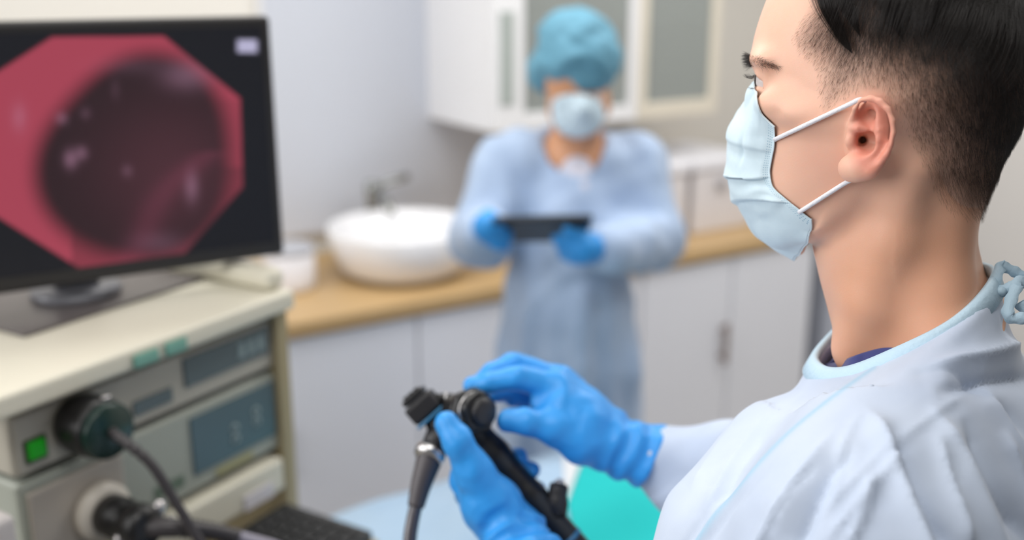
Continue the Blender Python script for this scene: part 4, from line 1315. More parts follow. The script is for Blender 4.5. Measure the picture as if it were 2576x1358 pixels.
# brows
def brow(n):
    px = rng.uniform(1888, 1962, n); py = rng.normal(0, 1, n)
    t = (px - 1888) / 74
    yc = 150 + 20 * t; hw = 13 * (1 - 0.75 * t)
    py = yc + py * hw * 0.55
    L = on_head(px, py); ok = ~np.isnan(L[:, 0]) & (rng.rand(n) > 0.35 + 0.5 * t)
    L = L[ok]; t = t[ok]
    D = np.stack([0.25 + 0.6 * t, 0.50 - 0.75 * t, 0.5 * np.ones_like(t)], 1) + rng.normal(0, 0.25, (len(L), 3))
    # front of the brow, seen edge-on against the wall
    m = 420
    c = rng.uniform(0.010, 0.034, m); yy = rng.uniform(138, 168, m)
    B = np.array([H(1889, y, cc)[1] for y, cc in zip(yy, c)])
    a = np.full(m, H(1889, 150, 0.02)[0] - 0.02)
    Lf = np.stack([a, B, c], 1).astype(np.float32)
    for _ in range(60):
        d = head_sdf(Lf); Lf[:, 0] += np.clip(d, -0.003, 0.003) * 0.8
    Df = np.stack([-0.75 * np.ones(m), 0.35 + rng.normal(0, 0.35, m), 0.25 * np.ones(m)], 1) + rng.normal(0, 0.15, (m, 3))
    Lall = np.vstack([L, Lf]); Dall = np.vstack([D, Df])
    N = head_grad(Lall.astype(np.float32))
    D2 = Dall + N * 0.25; D2 /= np.linalg.norm(D2, axis=1)[:, None]
    ln = np.concatenate([rng.uniform(0.004, 0.0065, len(L)), rng.uniform(0.0040, 0.0070, m)])
    A = np.stack([Lall + D2 * (ln * s)[:, None] + np.array([0.0, -0.0010, 0]) * s * s for s in np.linspace(0, 1, 4)], 1)
    B2 = A * np.array([1, 1, -1])
    strands('eyebrow', to_world(A), 0.00006, m_hair, person)
    strands('eyebrow', to_world(B2), 0.00006, m_hair, person)
brow(520)
def lashes():
    A = []
    for i in range(60):
        s = rng.uniform(0, 1)
        ang = -0.9 + 1.9 * s                      # from inner to outer corner around the eyeball
        r = 0.0136
        root = EYE + np.array([-r * math.cos(ang) * 0.97, 0.0018 + 0.0012 * math.cos(ang), r * math.sin(ang)])
        out = np.array([-math.cos(ang), 0, math.sin(ang)])
        ln = rng.uniform(0.0060, 0.0085)
        up = np.array([0, 1.0, 0])
        A.append([root + out * ln * t + up * (-0.0022 * math.sin(t * 2.2) + 0.0022 * t * t) + rng.normal(0, 0.00010, 3) * t for t in np.linspace(0, 1, 6)])
    for i in range(26):
        ang = rng.uniform(-0.6, 1.0); r = 0.0134
        root = EYE + np.array([-r * math.cos(ang) * 0.97, -0.0052, r * math.sin(ang)])
        out = np.array([-math.cos(ang), -0.25, math.sin(ang)]); ln = rng.uniform(0.003, 0.0045)
        A.append([root + out * ln * t for t in np.linspace(0, 1, 6)])
    A = np.array(A)
    strands('eyelashes', to_world(A), 0.00006, m_hair, person)
    strands('eyelashes', to_world(A * np.array([1, 1, -1])), 0.00006, m_hair, person)
lashes()
# ------------------------------------------------------------------ gown
NB = to_world(H(2290, 850, 0.0))
BAN = math.radians(22.0)
bF = -math.cos(BAN) * cR + math.sin(BAN) * cFh
bL = np.cross([0, 0, 1.0], bF)
BB = np.stack([bF, bL, np.array([0, 0, 1.0])])
def to_body(P): return (np.asarray(P) - NB) @ BB.T
def from_body(L): return NB + np.asarray(L) @ BB
LWR = to_body(W(1345, 1520, 0.925)); RWR = to_body(W(1645, 1150, 1.032))      # the two wrists
# arms: shoulder, elbow, wrist
LSH = np.array([0.015, 0.165, -0.095]); LEL = np.array([0.13, 0.225, -0.345])
RSH = np.array([-0.045, -0.150, -0.130]); REL = np.array([0.06, -0.225, -0.340])
SLV = [to_body(W(*q)) for q in ((1655, 1190, 1.035), (1725, 1232, 1.03), (1830, 1262, 1.01), (1690, 1138, 1.035), (1840, 1150, 0.99))]
def arms_sd(P, extra):
    d = sd_chain(P, [LSH, LEL, LWR], [0.062 + extra, 0.050 + extra, 0.034 + extra * 0.6], 0.02)
    e = sd_chain(P, [RSH, REL, RWR], [0.062 + extra, 0.048 + extra, 0.022 + extra * 0.6], 0.02)
    return np.minimum(d, e)
def torso_sd(P, ex):
    Pm = P.copy(); Pm[..., 1] = np.abs(P[..., 1])
    d = sd_ell(P, (0.010, 0, -0.30), (0.115 + ex, 0.165 + ex, 0.245 + ex))
    d = smin(d, sd_ell(P, (0.028, 0, -0.20), (0.092 + ex, 0.125 + ex, 0.12 + ex)), 0.04)
    d = smin(d, sd_chain(P, [(-0.012, 0.04, -0.015), (0.0, 0.105, -0.045), (0.015, 0.165, -0.090)], [0.040 + ex, 0.042 + ex, 0.056 + ex], 0.03), 0.05)
    d = smin(d, sd_chain(P, [(-0.020, -0.03, -0.020), (-0.040, -0.095, -0.075), (-0.045, -0.145, -0.125)], [0.034 + ex, 0.036 + ex, 0.050 + ex], 0.03), 0.05)
    d = smin(d, sd_cap(P, (0.0, 0, -0.40), (0.0, 0, -0.62), 0.145 + ex, 0.150 + ex), 0.08)
    return d
def body_sd(P):
    return smin(torso_sd(P, 0.0), arms_sd(P, 0.0), 0.04)
# neck opening of the gown: an inclined oval
CO_C = np.array([0.008, 0.0, 0.0125]); CO_S = -0.68
CO_F, CO_L = 0.058, 0.080
def plane_sd(P):
    return (P[..., 2] - CO_C[2] - CO_S * (P[..., 0] - CO_C[0])) / math.sqrt(1 + CO_S * CO_S)
def gown_sd(P):
    d = smin(torso_sd(P, 0.016), arms_sd(P, 0.016), 0.05)
    # loose front of the near shoulder where the arm reaches forward
    d = smin(d, sd_chain(P, [(0.084, 0.066, -0.086), (0.106, 0.115, -0.130), (0.122, 0.150, -0.190)], [0.042, 0.048, 0.052], 0.02), 0.05)
    # loose far sleeve hanging behind the glove cuff
    d = smin(d, sd_chain(P, [SLV[0], SLV[1], SLV[2]], [0.016, 0.032, 0.045], 0.01), 0.02)
    d = smin(d, sd_chain(P, [SLV[3], SLV[4]], [0.024, 0.036], 0.01), 0.02)
    # full back of the gown
    d = smin(d, sd_ell(P, (-0.055, 0.03, -0.19), (0.095, 0.15, 0.17)), 0.05)
    # rises to the collar
    r = np.sqrt(((P[..., 0] - CO_C[0]) / CO_F) ** 2 + (P[..., 1] / CO_L) ** 2)
    ring = np.maximum((r - 1.10) * 0.078, plane_sd(P) - 0.001)
    d = smin(d, ring, 0.030)
    ps = plane_sd(P)
    d = np.where(r < 1.7, smax(d, ps - 0.001, 0.006), d)
    cav = np.maximum((r - 0.97) * 0.078, -ps - 0.035)
    d = smax(d, -cav, 0.003)
    return d
def gown_material(name, c1, c2, bump=0.5):
    m = bpy.data.materials.new(name); m.use_nodes = True
    nt = m.node_tree; b = nt.nodes['Principled BSDF']
    b.inputs['Roughness'].default_value = 0.62; b.inputs['Specular IOR Level'].default_value = 0.3
    b.inputs['Sheen Weight'].default_value = 0.2
    tc = nt.nodes.new('ShaderNodeTexCoord')
    nz = nt.nodes.new('ShaderNodeTexNoise'); nz.inputs['Scale'].default_value = 11; nz.inputs['Detail'].default_value = 5
    nt.links.new(tc.outputs['Object'], nz.inputs['Vector'])
    mx = nt.nodes.new('ShaderNodeMix'); mx.data_type = 'RGBA'; mx.inputs[6].default_value = srgb(*c1); mx.inputs[7].default_value = srgb(*c2)
    nt.links.new(nz.outputs['Fac'], mx.inputs[0])
    at = nt.nodes.new('ShaderNodeAttribute'); at.attribute_name = 'seam'
    m2 = nt.nodes.new('ShaderNodeMix'); m2.data_type = 'RGBA'; m2.inputs[7].default_value = srgb(160, 196, 220)
    nt.links.new(at.outputs['Fac'], m2.inputs[0]); nt.links.new(mx.outputs[2], m2.inputs[6])
    nt.links.new(m2.outputs[2], b.inputs['Base Color'])
    n1 = nt.nodes.new('ShaderNodeTexNoise'); n1.noise_type = 'RIDGED_MULTIFRACTAL'; n1.inputs['Scale'].default_value = 17; n1.inputs['Detail'].default_value = 4; n1.inputs['Roughness'].default_value = 0.45
    nt.links.new(tc.outputs['Object'], n1.inputs['Vector'])
    n2 = nt.nodes.new('ShaderNodeTexNoise'); n2.inputs['Scale'].default_value = 1400; n2.inputs['Detail'].default_value = 2
    nt.links.new(tc.outputs['Object'], n2.inputs['Vector'])
    ad = nt.nodes.new('ShaderNodeMath'); ad.operation = 'MULTIPLY_ADD'; ad.inputs[1].default_value = 0.02
    nt.links.new(n2.outputs['Fac'], ad.inputs[0]); nt.links.new(n1.outputs['Fac'], ad.inputs[2])
    bp = nt.nodes.new('ShaderNodeBump'); bp.inputs['Strength'].default_value = bump; bp.inputs['Distance'].default_value = 0.0045
    nt.links.new(ad.outputs[0], bp.inputs['Height']); nt.links.new(bp.outputs['Normal'], b.inputs['Normal'])
    return m
m_gown = gown_material('gown_nonwoven', (170, 184, 209), (210, 220, 234))
SEAM = [(2200, 925), (2080, 1010), (1960, 1112), (1850, 1240), (1765, 1358), (1690, 1480)]
# folds seen on the shoulder: (pixel line, half width px, height mm)
FOLDS = [
    ([(2160, 1000), (2225, 1090), (2262, 1190), (2330, 1358), (2380, 1480)], 26, 5.5),
    ([(2235, 1060), (2300, 1200), (2400, 1400)], 22, -4.5),
    ([(2330, 1010), (2420, 1150), (2500, 1358), (2540, 1480)], 30, 4.0),
    ([(2420, 1050), (2480, 1180), (2576, 1358)], 24, -3.5),
    ([(2120, 1060), (2020, 1190), (1930, 1358), (1890, 1450)], 24, 4.5),
    ([(2150, 1120), (2070, 1230), (2000, 1400)], 24, -3.5),
    ([(1990, 1000), (1905, 1075), (1830, 1180), (1780, 1300)], 22, 3.2),
    ([(1930, 1080), (1860, 1170), (1800, 1270)], 18, -2.6),
    ([(2310, 930), (2430, 900), (2576, 860)], 22, 3.0),
    ([(2350, 990), (2470, 960), (2600, 950)], 22, -3.0),
    ([(2480, 960), (2530, 1060), (2600, 1200)], 20, 3.2),
    ([(2290, 1130), (2190, 1230), (2080, 1358)], 14, 1.6),
    ([(2470, 960), (2330, 1060), (2200, 1160), (2060, 1300)], 10, 1.0),
    ([(2180, 1010), (2120, 1130), (2100, 1250)], 16, 2.0),
    ([(1850, 1060), (1790, 1150), (1740, 1230)], 14, 1.8),
    ([(2030, 970), (1960, 1030), (1890, 1120)], 16, -1.6),
    ([(2240, 950), (2380, 930), (2500, 1000), (2576, 1090)], 16, -2.2),
    ([(2350, 1090), (2390, 1220), (2440, 1380)], 14, 2.6),
    ([(2060, 1160), (1990, 1250), (1940, 1358)], 10, -2.0),
    ([(2200, 1180), (2180, 1270), (2130, 1380)], 14, 2.2),
    ([(2520, 1080), (2560, 1200), (2590, 1330)], 12, 2.2),
]
def gown_mesh():
    V, Q = surface_nets(gown_sd, (-0.24, -0.36, -0.46), (0.36, 0.34, 0.09), 0.0030)
    V = smooth_mesh(V, Q, 4, 0.5)
    N = vnormals(V, Q)
    Wd = from_body(V); px, py, z = project(Wd)
    Nw = N @ BB
    facing = np.clip(-np.sum(Nw * (Wd - cO), 1) / np.linalg.norm(Wd - cO, axis=1) * 3 + 0.6, 0, 1) * (z < 0.95)
    dz = np.zeros(len(V))
    keep = np.clip((0.003 - plane_sd(V)) / 0.02, 0, 1)
    for line, hw, am in FOLDS:
        ln = catmull(np.array(line, float), 6)
        d, t, s = poly_dist(px, py, ln)
        w = hw * np.where(s > 0, 1.25, 0.75)          # one flank steeper than the other
        prof = np.exp(-(np.abs(d) / w) ** 1.15)
        dz += am * 0.00215 * prof * np.clip(t / 0.2, 0, 1) * np.clip((1.05 - t) / 0.2, 0, 1) * facing
    d, t, s = poly_dist(px, py, catmull(np.array(SEAM, float), 8))
    seam = np.exp(-(d / 5.0) ** 2) * facing * 0.9
    dz += 0.0020 * np.exp(-(d / 10.0) ** 2) * facing - 0.0018 * np.exp(-((d - 18) / 9.0) ** 2) * facing
    # sleeve rings and general crumple
    wr = vnoise(V, 42, 11) * 0.0022 + vnoise(V, 95, 12) * 0.0011
    ridg = (1 - np.abs(vnoise(V * np.array([1, 1, 0.6]), 60, 14))) 
    dz += (wr + 0.0022 * (ridg - 0.6)) * keep
    # rings along the far sleeve
    ax = RWR - REL; tt = ((V - REL) @ ax) / (ax @ ax)
    dr = sd_cap(V, REL, RWR, 0.05, 0.04)
    dz += 0.006 * np.sin(tt * 26 + 2.0 * vnoise(V, 30, 4)) * ((tt > 0.1) & (tt < 0.95) & (dr < 0.035))
    V = V + N * (dz * np.clip(keep + 0.15, 0, 1))[:, None]
    return V, Q, seam
GV, GQ, gseam = gown_mesh()
# skirt of the gown down to the calves, coarser
def skirt_sd(P):
    d = sd_chain(P, [(0.0, 0, -0.40), (0.0, 0, -0.60), (0.0, 0, -0.80), (0, 0, -1.05)], [0.165, 0.170, 0.185, 0.20], 0.02)
    q = P * np.array([1, 0.86, 1], np.float32)
    d = sd_chain(q, [(0.0, 0, -0.40), (0.0, 0, -0.60), (0.0, 0, -0.80), (0, 0, -1.15)], [0.150, 0.165, 0.18, 0.19], 0.02)
    ang = np.arctan2(P[..., 1], P[..., 0])
    d = d - 0.008 * np.sin(9 * ang) * np.clip(-(P[..., 2] + 0.45) / 0.4, 0, 1)
    return np.maximum(np.maximum(d, P[..., 2] + 0.42), -1.08 - P[..., 2])
SV, SQ = surface_nets(skirt_sd, (-0.26, -0.30, -1.12), (0.26, 0.30, -0.40), 0.012)
V_all = np.vstack([from_body(GV), from_body(SV)]); Q_all = np.vstack([GQ, SQ + len(GV)])
gown = np_mesh_obj('gown', V_all, Q_all, m_gown, person)
gown['label'] = 'pale blue disposable gown'
sa = gown.data.attributes.new('seam', 'FLOAT', 'POINT')
sa.data.foreach_set('value', np.concatenate([gseam, np.zeros(len(SV))]).astype(np.float32))
# collar binding
m_bind = mat('gown_binding', srgb(190, 216, 232), 0.6, var=0.03, bump=0.3, bscale=300)
th_ = np.linspace(0, 2 * math.pi, 121)
cl = np.stack([CO_C[0] + CO_F * 1.03 * np.cos(th_), CO_L * 1.03 * np.sin(th_), np.zeros_like(th_)], 1)
cl[:, 2] = CO_C[2] + CO_S * (cl[:, 0] - CO_C[0]) + 0.001 + 0.0012 * np.sin(5 * th_) 
bv, bf_ = [], []
for i in range(121):
    rd = np.array([math.cos(th_[i]), math.sin(th_[i]), 0.0]); dn = np.array([0.35 * rd[0], 0.35 * rd[1], -1.0]) 
    for (o, h) in ((-0.0022, 0.0050), (0.0010, 0.0062), (0.0042, 0.0034), (0.0090, -0.0076), (0.0060, -0.0100), (-0.0020, -0.0050)):
        bv.append(cl[i] + rd * o + np.array([0, 0, h]))
for i in range(120):
    for k in range(6):
        a = i * 6 + k; b = i * 6 + (k + 1) % 6
        bf_.append((a, b, b + 6, a + 6))
mesh_obj('collar_binding', from_body(np.array(bv)), bf_, m_bind, gown)
# neck ties: a bow at the nape
m_tie = mat('gown_tie', srgb(186, 212, 228), 0.6, var=0.04, bump=0.4, bscale=200)
def ribbon(pts, wid, parent, twist=0.0, name='tie'):
    P = catmull(np.array([W(x, y, d) for x, y, d in pts]), 8)
    T = np.gradient(P, axis=0); T /= np.linalg.norm(T, axis=1)[:, None]
    v = []
    for i in range(len(P)):
        view = P[i] - cO; view /= np.linalg.norm(view)
        sd_ = np.cross(T[i], view); sd_ /= np.linalg.norm(sd_) + 1e-9
        a = twist * i / len(P)
        n_ = np.cross(sd_, T[i])
        s2 = sd_ * math.cos(a) + n_ * math.sin(a)
        w = wid / 2 * (1 + 0.12 * math.sin(i * 0.9))
        for o, t in ((-1, 0.0003), (0, 0.0007), (1, 0.0003), (1, -0.0003), (0, 0.0001), (-1, -0.0003)):
            v.append(P[i] + s2 * o * w + np.cross(s2, T[i]) * t)
    n = len(P); f = []
    for i in range(n - 1):
        for k in range(6):
            f.append((i * 6 + k, i * 6 + (k + 1) % 6, (i + 1) * 6 + (k + 1) % 6, (i + 1) * 6 + k))
    f.append(tuple(range(6))); f.append(tuple((n - 1) * 6 + k for k in range(6)))
    return mesh_obj(name, v, f, m_tie, parent)
ribbon([(2508, 738, .735), (2505, 705, .735), (2518, 672, .737), (2530, 668, .739)], 0.0076, gown)
ribbon([(2520, 669, .738), (2550, 682, .738), (2572, 697, .738), (2560, 715, .736), (2530, 728, .733)], 0.0076, gown)
ribbon([(2512, 735, .733), (2545, 722, .730), (2566, 708, .729), (2590, 715, .730)], 0.0080, gown)
ribbon([(2560, 715, .729), (2545, 750, .726), (2535, 785, .722), (2545, 800, .721), (2580, 800, .72)], 0.0080, gown)
ribbon([(2565, 760, .726), (2585, 785, .726), (2600, 790, .726)], 0.0085, gown)
bm = bmesh.new(); bmesh.ops.create_uvsphere(bm, u_segments=16, v_segments=10, radius=0.0040)
bm_obj('tie_knot', bm, m_tie, gown, True, Matrix.Translation(W(2516, 733, .732)) @ Matrix.Diagonal((1.3, 1, 0.9, 1)))
# navy scrub top showing inside the collar
m_navy = mat('navy_scrub', srgb(52, 58, 118), 0.75, var=0.06, sheen=0.3)
rp = on_head([2068, 2100, 2140, 2180, 2220, 2260, 2290], [934, 918, 900, 885, 875, 876, 884])
rp = rp[~np.isnan(rp[:, 0])]
ring = np.vstack([rp[::-1], [[rp[0, 0] - 0.012, rp[0, 1] - 0.004, 0.0]], rp * np.array([1, 1, -1])])
ring = catmull(ring, 6)
cen_ = np.array([ring[:, 0].mean(), 0, 0])
rv, rf = [], []
for p in ring:
    o = p - np.array([cen_[0], p[1], 0]); o /= np.linalg.norm(o)
    for (a, h) in ((0.0012, 0.0), (0.0030, 0.0012), (0.0046, 0.0), (0.010, -0.012), (0.018, -0.030), (0.006, -0.035)):
        rv.append(p + o * a + np.array([0, h, 0]))
nr = len(ring)
for i in range(nr - 1):
    for k in range(6):
        rf.append((i * 6 + k, i * 6 + (k + 1) % 6, (i + 1) * 6 + (k + 1) % 6, (i + 1) * 6 + k))
mesh_obj('scrub_top', to_world(np.array(rv)), rf, m_navy, person)
# ------------------------------------------------------------------ gloved hands of the doctor
def glove_material(name, c):
    m = bpy.data.materials.new(name); m.use_nodes = True
    nt = m.node_tree; b = nt.nodes['Principled BSDF']
    b.inputs['Roughness'].default_value = 0.42; b.inputs['Specular IOR Level'].default_value = 0.45
    b.inputs['Subsurface Weight'].default_value = 0.0; b.inputs['Subsurface Radius'].default_value = (0.001, 0.002, 0.005)
    tc = nt.nodes.new('ShaderNodeTexCoord')
    nz = nt.nodes.new('ShaderNodeTexNoise'); nz.inputs['Scale'].default_value = 30; nz.inputs['Detail'].default_value = 4
    nt.links.new(tc.outputs['Object'], nz.inputs['Vector'])
    mx = nt.nodes.new('ShaderNodeMix'); mx.data_type = 'RGBA'
    k = np.array(srgb(*c)[:3]); mx.inputs[6].default_value = (*(k * 0.92), 1); mx.inputs[7].default_value = (*np.clip(k * 1.08, 0, 1), 1)
    nt.links.new(nz.outputs['Fac'], mx.inputs[0]); nt.links.new(mx.outputs[2], b.inputs['Base Color'])
    n2 = nt.nodes.new('ShaderNodeTexNoise'); n2.inputs['Scale'].default_value = 130; n2.inputs['Detail'].default_value = 3
    nt.links.new(tc.outputs['Object'], n2.inputs['Vector'])
    bp = nt.nodes.new('ShaderNodeBump'); bp.inputs['Strength'].default_value = 0.30; bp.inputs['Distance'].default_value = 0.002
    nt.links.new(n2.outputs['Fac'], bp.inputs['Height']); nt.links.new(bp.outputs['Normal'], b.inputs['Normal'])
    return m
m_glove = glove_material('blue_nitrile', (52, 154, 232))
def w_(pts): return [W(*p) for p in pts]
def finger(P, pts, rad):
    return sd_chain(P, w_(pts), rad, 0.004)
def right_hand(P):
    wr = [(1548, 1118, 1.035)]
    d = sd_chain(P, w_([(1560, 1122, 1.035), (1478, 1050, 1.030), (1402, 972, 1.030)]), [0.0235, 0.0215, 0.0145], 0.01)
    d = smin(d, sd_chain(P, w_([(1550, 1112, 1.045), (1475, 1030, 1.050), (1412, 958, 1.056)]), [0.0220, 0.0200, 0.0140], 0.01), 0.012)
    d = smin(d, sd_chain(P, w_([(1545, 1110, 1.055), (1480, 1030, 1.075), (1426, 962, 1.082)]), [0.0200, 0.0180, 0.0130], 0.01), 0.012)
    d = smin(d, sd_chain(P, w_([(1545, 1115, 1.065), (1490, 1040, 1.092), (1448, 975, 1.102)]), [0.0180, 0.0160, 0.0120], 0.01), 0.012)
    d = smin(d, sd_chain(P, w_([(1540, 1132, 1.030), (1462, 1108, 1.014), (1396, 1078, 1.004)]), [0.0220, 0.0215, 0.0155], 0.01), 0.016)   # thumb root
    d = smin(d, sd_chain(P, w_([(1455, 1060, 1.020), (1408, 1024, 1.018), (1362, 1016, 1.022)]), [0.0190, 0.0145, 0.0110], 0.01), 0.016)                                  # web
    th_ = finger(P, [(1396, 1078, 1.004), (1322, 1060, 0.996), (1276, 1057, 0.998)], [0.0150, 0.0132, 0.0112])
    ix = finger(P, [(1402, 970, 1.030), (1302, 950, 1.020), (1232, 962, 1.020), (1186, 970, 1.024)], [0.0138, 0.0120, 0.0106, 0.0088])
    md = finger(P, [(1412, 956, 1.056), (1292, 916, 1.055), (1238, 938, 1.050), (1206, 962, 1.046)], [0.0136, 0.0122, 0.0106, 0.0090])
    rg = finger(P, [(1426, 968, 1.078), (1330, 968, 1.078), (1280, 984, 1.068), (1246, 992, 1.058)], [0.0128, 0.0115, 0.0102, 0.0088])
    pk = finger(P, [(1448, 990, 1.092), (1360, 996, 1.086), (1318, 1004, 1.078), (1290, 1004, 1.068)], [0.0115, 0.0100, 0.0090, 0.0080])
    d = smin(d, th_, 0.010)
    f = smin(smin(ix, md, 0.0025), smin(rg, pk, 0.0025), 0.0025)
    d = smin(d, f, 0.009)
    # wrist and flared cuff
    cf = sd_chain(P, w_([(1540, 1118, 1.035), (1600, 1140, 1.032), (1690, 1168, 1.030)]), [0.0245, 0.0300, 0.0350], 0.01)
    endp = W(1642, 1160, 1.030); ax = W(1655, 1190, 1.030) - W(1545, 1120, 1.035); ax /= np.linalg.norm(ax)
    cf = np.maximum(cf, (P - endp.astype(np.float32)) @ ax.astype(np.float32))
    return smin(d, cf, 0.012)
def left_hand(P):
    d = sd_chain(P, w_([(1288, 1345, 0.985), (1236, 1268, 0.978), (1192, 1185, 0.965)]), [0.0270, 0.0265, 0.0165], 0.01)            # thumb side
    d = smin(d, sd_chain(P, w_([(1290, 1340, 0.995), (1225, 1270, 1.000), (1172, 1205, 1.008)]), [0.0240, 0.0220, 0.0150], 0.01), 0.014)
    d = smin(d, sd_chain(P, w_([(1292, 1345, 1.005), (1240, 1290, 1.018), (1186, 1240, 1.026)]), [0.0230, 0.0200, 0.0140], 0.01), 0.014)
    d = smin(d, sd_chain(P, w_([(1298, 1350, 1.010), (1258, 1318, 1.030), (1206, 1276, 1.040)]), [0.0210, 0.0190, 0.0135], 0.01), 0.014)
    th_ = finger(P, [(1192, 1185, 0.965), (1152, 1112, 0.958), (1124, 1066, 0.962)], [0.0165, 0.0142, 0.0118])
    d = smin(d, th_, 0.010)
    f1 = finger(P, [(1172, 1205, 1.008), (1188, 1170, 1.062), (1262, 1150, 1.072), (1306, 1150, 1.035)], [0.0140, 0.0122, 0.0112, 0.0095])
    f2 = finger(P, [(1186, 1240, 1.026), (1215, 1210, 1.072), (1292, 1188, 1.076), (1337, 1183, 1.035)], [0.0138, 0.0122, 0.0112, 0.0095])
    f3 = finger(P, [(1206, 1276, 1.040), (1245, 1255, 1.075), (1318, 1240, 1.078), (1352, 1232, 1.055)], [0.0130, 0.0115, 0.0105, 0.0090])
    f4 = finger(P, [(1225, 1300, 1.045), (1275, 1300, 1.070), (1335, 1290, 1.072), (1362, 1278, 1.060)], [0.0118, 0.0102, 0.0092, 0.0080])
    f = smin(smin(f1, f2, 0.0025), smin(f3, f4, 0.0025), 0.0025)
    d = smin(d, f, 0.009)
    a, b = W(1290, 1345, 0.990), W(1345, 1500, 0.930)
    cf = sd_chain(P, [a, a * 0.7 + b * 0.3, a * 0.1 + b * 0.9], [0.0265, 0.0330, 0.0480], 0.01)
    ax = (b - a) / np.linalg.norm(b - a)
    cf = np.maximum(cf, (P - (a * 0.1 + b * 0.9).astype(np.float32)) @ ax.astype(np.float32))
    return smin(d, cf, 0.012)
def glove_obj(fn, pts, label, seed, axis_pts):
    B = np.array(pts); lo = B.min(0) - 0.05; hi = B.max(0) + 0.05
    V, Q = surface_nets(lambda P: fn(P), lo, hi, 0.0019)
    V = smooth_mesh(V, Q, 3, 0.5)
    N = vnormals(V, Q)
    a, b = axis_pts; ax = (b - a) / np.linalg.norm(b - a)
    t = (V - a) @ ax
    # creases across the wrist and cuff, fine wrinkles elsewhere
    cuff = np.clip((t - 0.0) / 0.02, 0, 1)
    dz = cuff * 0.0030 * vnoise(V, 130, seed) + 0.0007 * vnoise(V, 260, seed + 1) + cuff * 0.0018 * np.sin(t * 260 + 3 * vnoise(V, 60, seed + 2))
    V = V + N * dz[:, None]
    o = np_mesh_obj('glove', V, Q, m_glove, person)
    o['label'] = label
    return o
glove_obj(right_hand, w_([(1186, 970, 1.02), (1448, 975, 1.11), (1292, 905, 1.06), (1276, 1080, 0.99), (1690, 1165, 1.03), (1610, 1225, 1.02)]), 'bright blue nitrile glove on the hand turning the knob', 21, (W(1500, 1100, 1.035), W(1650, 1160, 1.03)))
glove_obj(left_hand, w_([(1124, 1066, 0.95), (1300, 1150, 1.09), (1352, 1268, 1.06), (1345, 1500, 0.93), (1290, 1345, 0.94)]), 'bright blue nitrile glove on the hand gripping the handle', 31, (W(1262, 1310, 0.985), W(1345, 1500, 0.93)))

# trousers and shoes below the gown
m_trs = mat('navy_trousers', srgb(46, 52, 100), 0.8)
m_shoe = mat('white_clog', srgb(226, 226, 226), 0.5)
zf = -NB[2]
for s in (1, -1):
    v, f = tube_data(from_body(np.array([(0.0, 0.09 * s, -0.80), (0.01, 0.095 * s, -1.0), (0.0, 0.10 * s, zf + 0.30), (-0.005, 0.10 * s, zf + 0.07)])), [0.085, 0.075, 0.065, 0.062], 20)
    mesh_obj('trouser_leg', v, f, m_trs, person)
    Vs, Qs = surface_nets(lambda P: np.maximum(smin(sd_ell(P, (0.10, 0.10 * s, zf + 0.04), (0.10, 0.048, 0.05)), sd_ell(P, (-0.01, 0.10 * s, zf + 0.05), (0.07, 0.042, 0.06)), 0.03), zf + 0.002 - P[..., 2]), (-0.12, 0.1 * s - 0.08, zf - 0.01), (0.23, 0.1 * s + 0.08, zf + 0.14), 0.007)
    np_mesh_obj('shoe', from_body(Vs), Qs, m_shoe, person)
# ------------------------------------------------------------------ endoscope held in the hands
S0 = W(1152, 1038, 1.030); S1 = W(1480, 1412, 1.020)
sdv = (S1 - S0) / np.linalg.norm(S1 - S0)
snv = -cF - sdv * (-cF @ sdv); snv /= np.linalg.norm(snv)          # towards the viewer
ssv = np.cross(snv, sdv)                                           # across the handle, to the upper right in view
if project(S0 + ssv * 0.02)[0] < project(S0)[0]: ssv = -ssv
SM = Matrix(((ssv[0], snv[0], sdv[0], S0[0]), (ssv[1], snv[1], sdv[1], S0[1]), (ssv[2], snv[2], sdv[2], S0[2]), (0, 0, 0, 1)))
if SM.to_3x3().determinant() < 0:
    SM[0][0], SM[1][0], SM[2][0] = -SM[0][0], -SM[1][0], -SM[2][0]
    SX = -1.0
else:
    SX = 1.0
m_sc = mat('scope_black', srgb(24, 24, 26), 0.32, var=0.12, bump=0.05, bscale=400)
m_sc2 = mat('scope_grip', srgb(34, 33, 36), 0.45, var=0.1)
m_bl = mat('blue_ring', srgb(52, 118, 160), 0.4)
m_sil = mat('satin_silver', srgb(206, 204, 204), 0.28, metal=1.0)
m_boot = mat('scope_boot', srgb(74, 69, 72), 0.45, var=0.05)
scope = empty('endoscope', S0)
L = (np.linalg.norm(S1 - S0))
def sbox(name, x0, x1, y0, y1, z0, z1, m, par, bev=0.003, seg=3, extra=None):
    M_ = SM if extra is None else SM @ extra
    if SX < 0: x0, x1 = -x1, -x0
    return box(name, x0, x1, y0, y1, z0, z1, m, par, bev, M_, seg)
def slathe(name, prof, m, par, M_, seg=36):
    return lathe_obj(name, prof, m, par, SM @ M_, seg)
Tr = Matrix.Translation
# handle: housing with the umbilical shoulder, then an oval grip running to the insertion tube
V, Q = surface_nets(lambda P: smin(smin(sd_chain(P, [(0.0, 0, 0.0), (0.0, 0, 0.055), (0.0, 0, 0.11), (0, 0, L)], [0.0150, 0.0150, 0.0142, 0.0140], 0.01),
                                     sd_ell(P, (-0.004 * SX, 0, 0.010), (0.020, 0.017, 0.028)), 0.01),
                                   sd_chain(P, [(-0.022 * SX, 0, -0.006), (-0.022 * SX, 0, 0.012), (-0.008 * SX, 0, 0.048)], [0.0125, 0.0130, 0.0090], 0.01), 0.008),
                    (-0.05, -0.04, -0.02), (0.05, 0.04, L + 0.02), 0.0025)
V = smooth_mesh(V, Q, 2)
VW = np.array(S0) + V @ np.array(SM.to_3x3()).T
np_mesh_obj('handle', VW, Q, m_sc, scope)
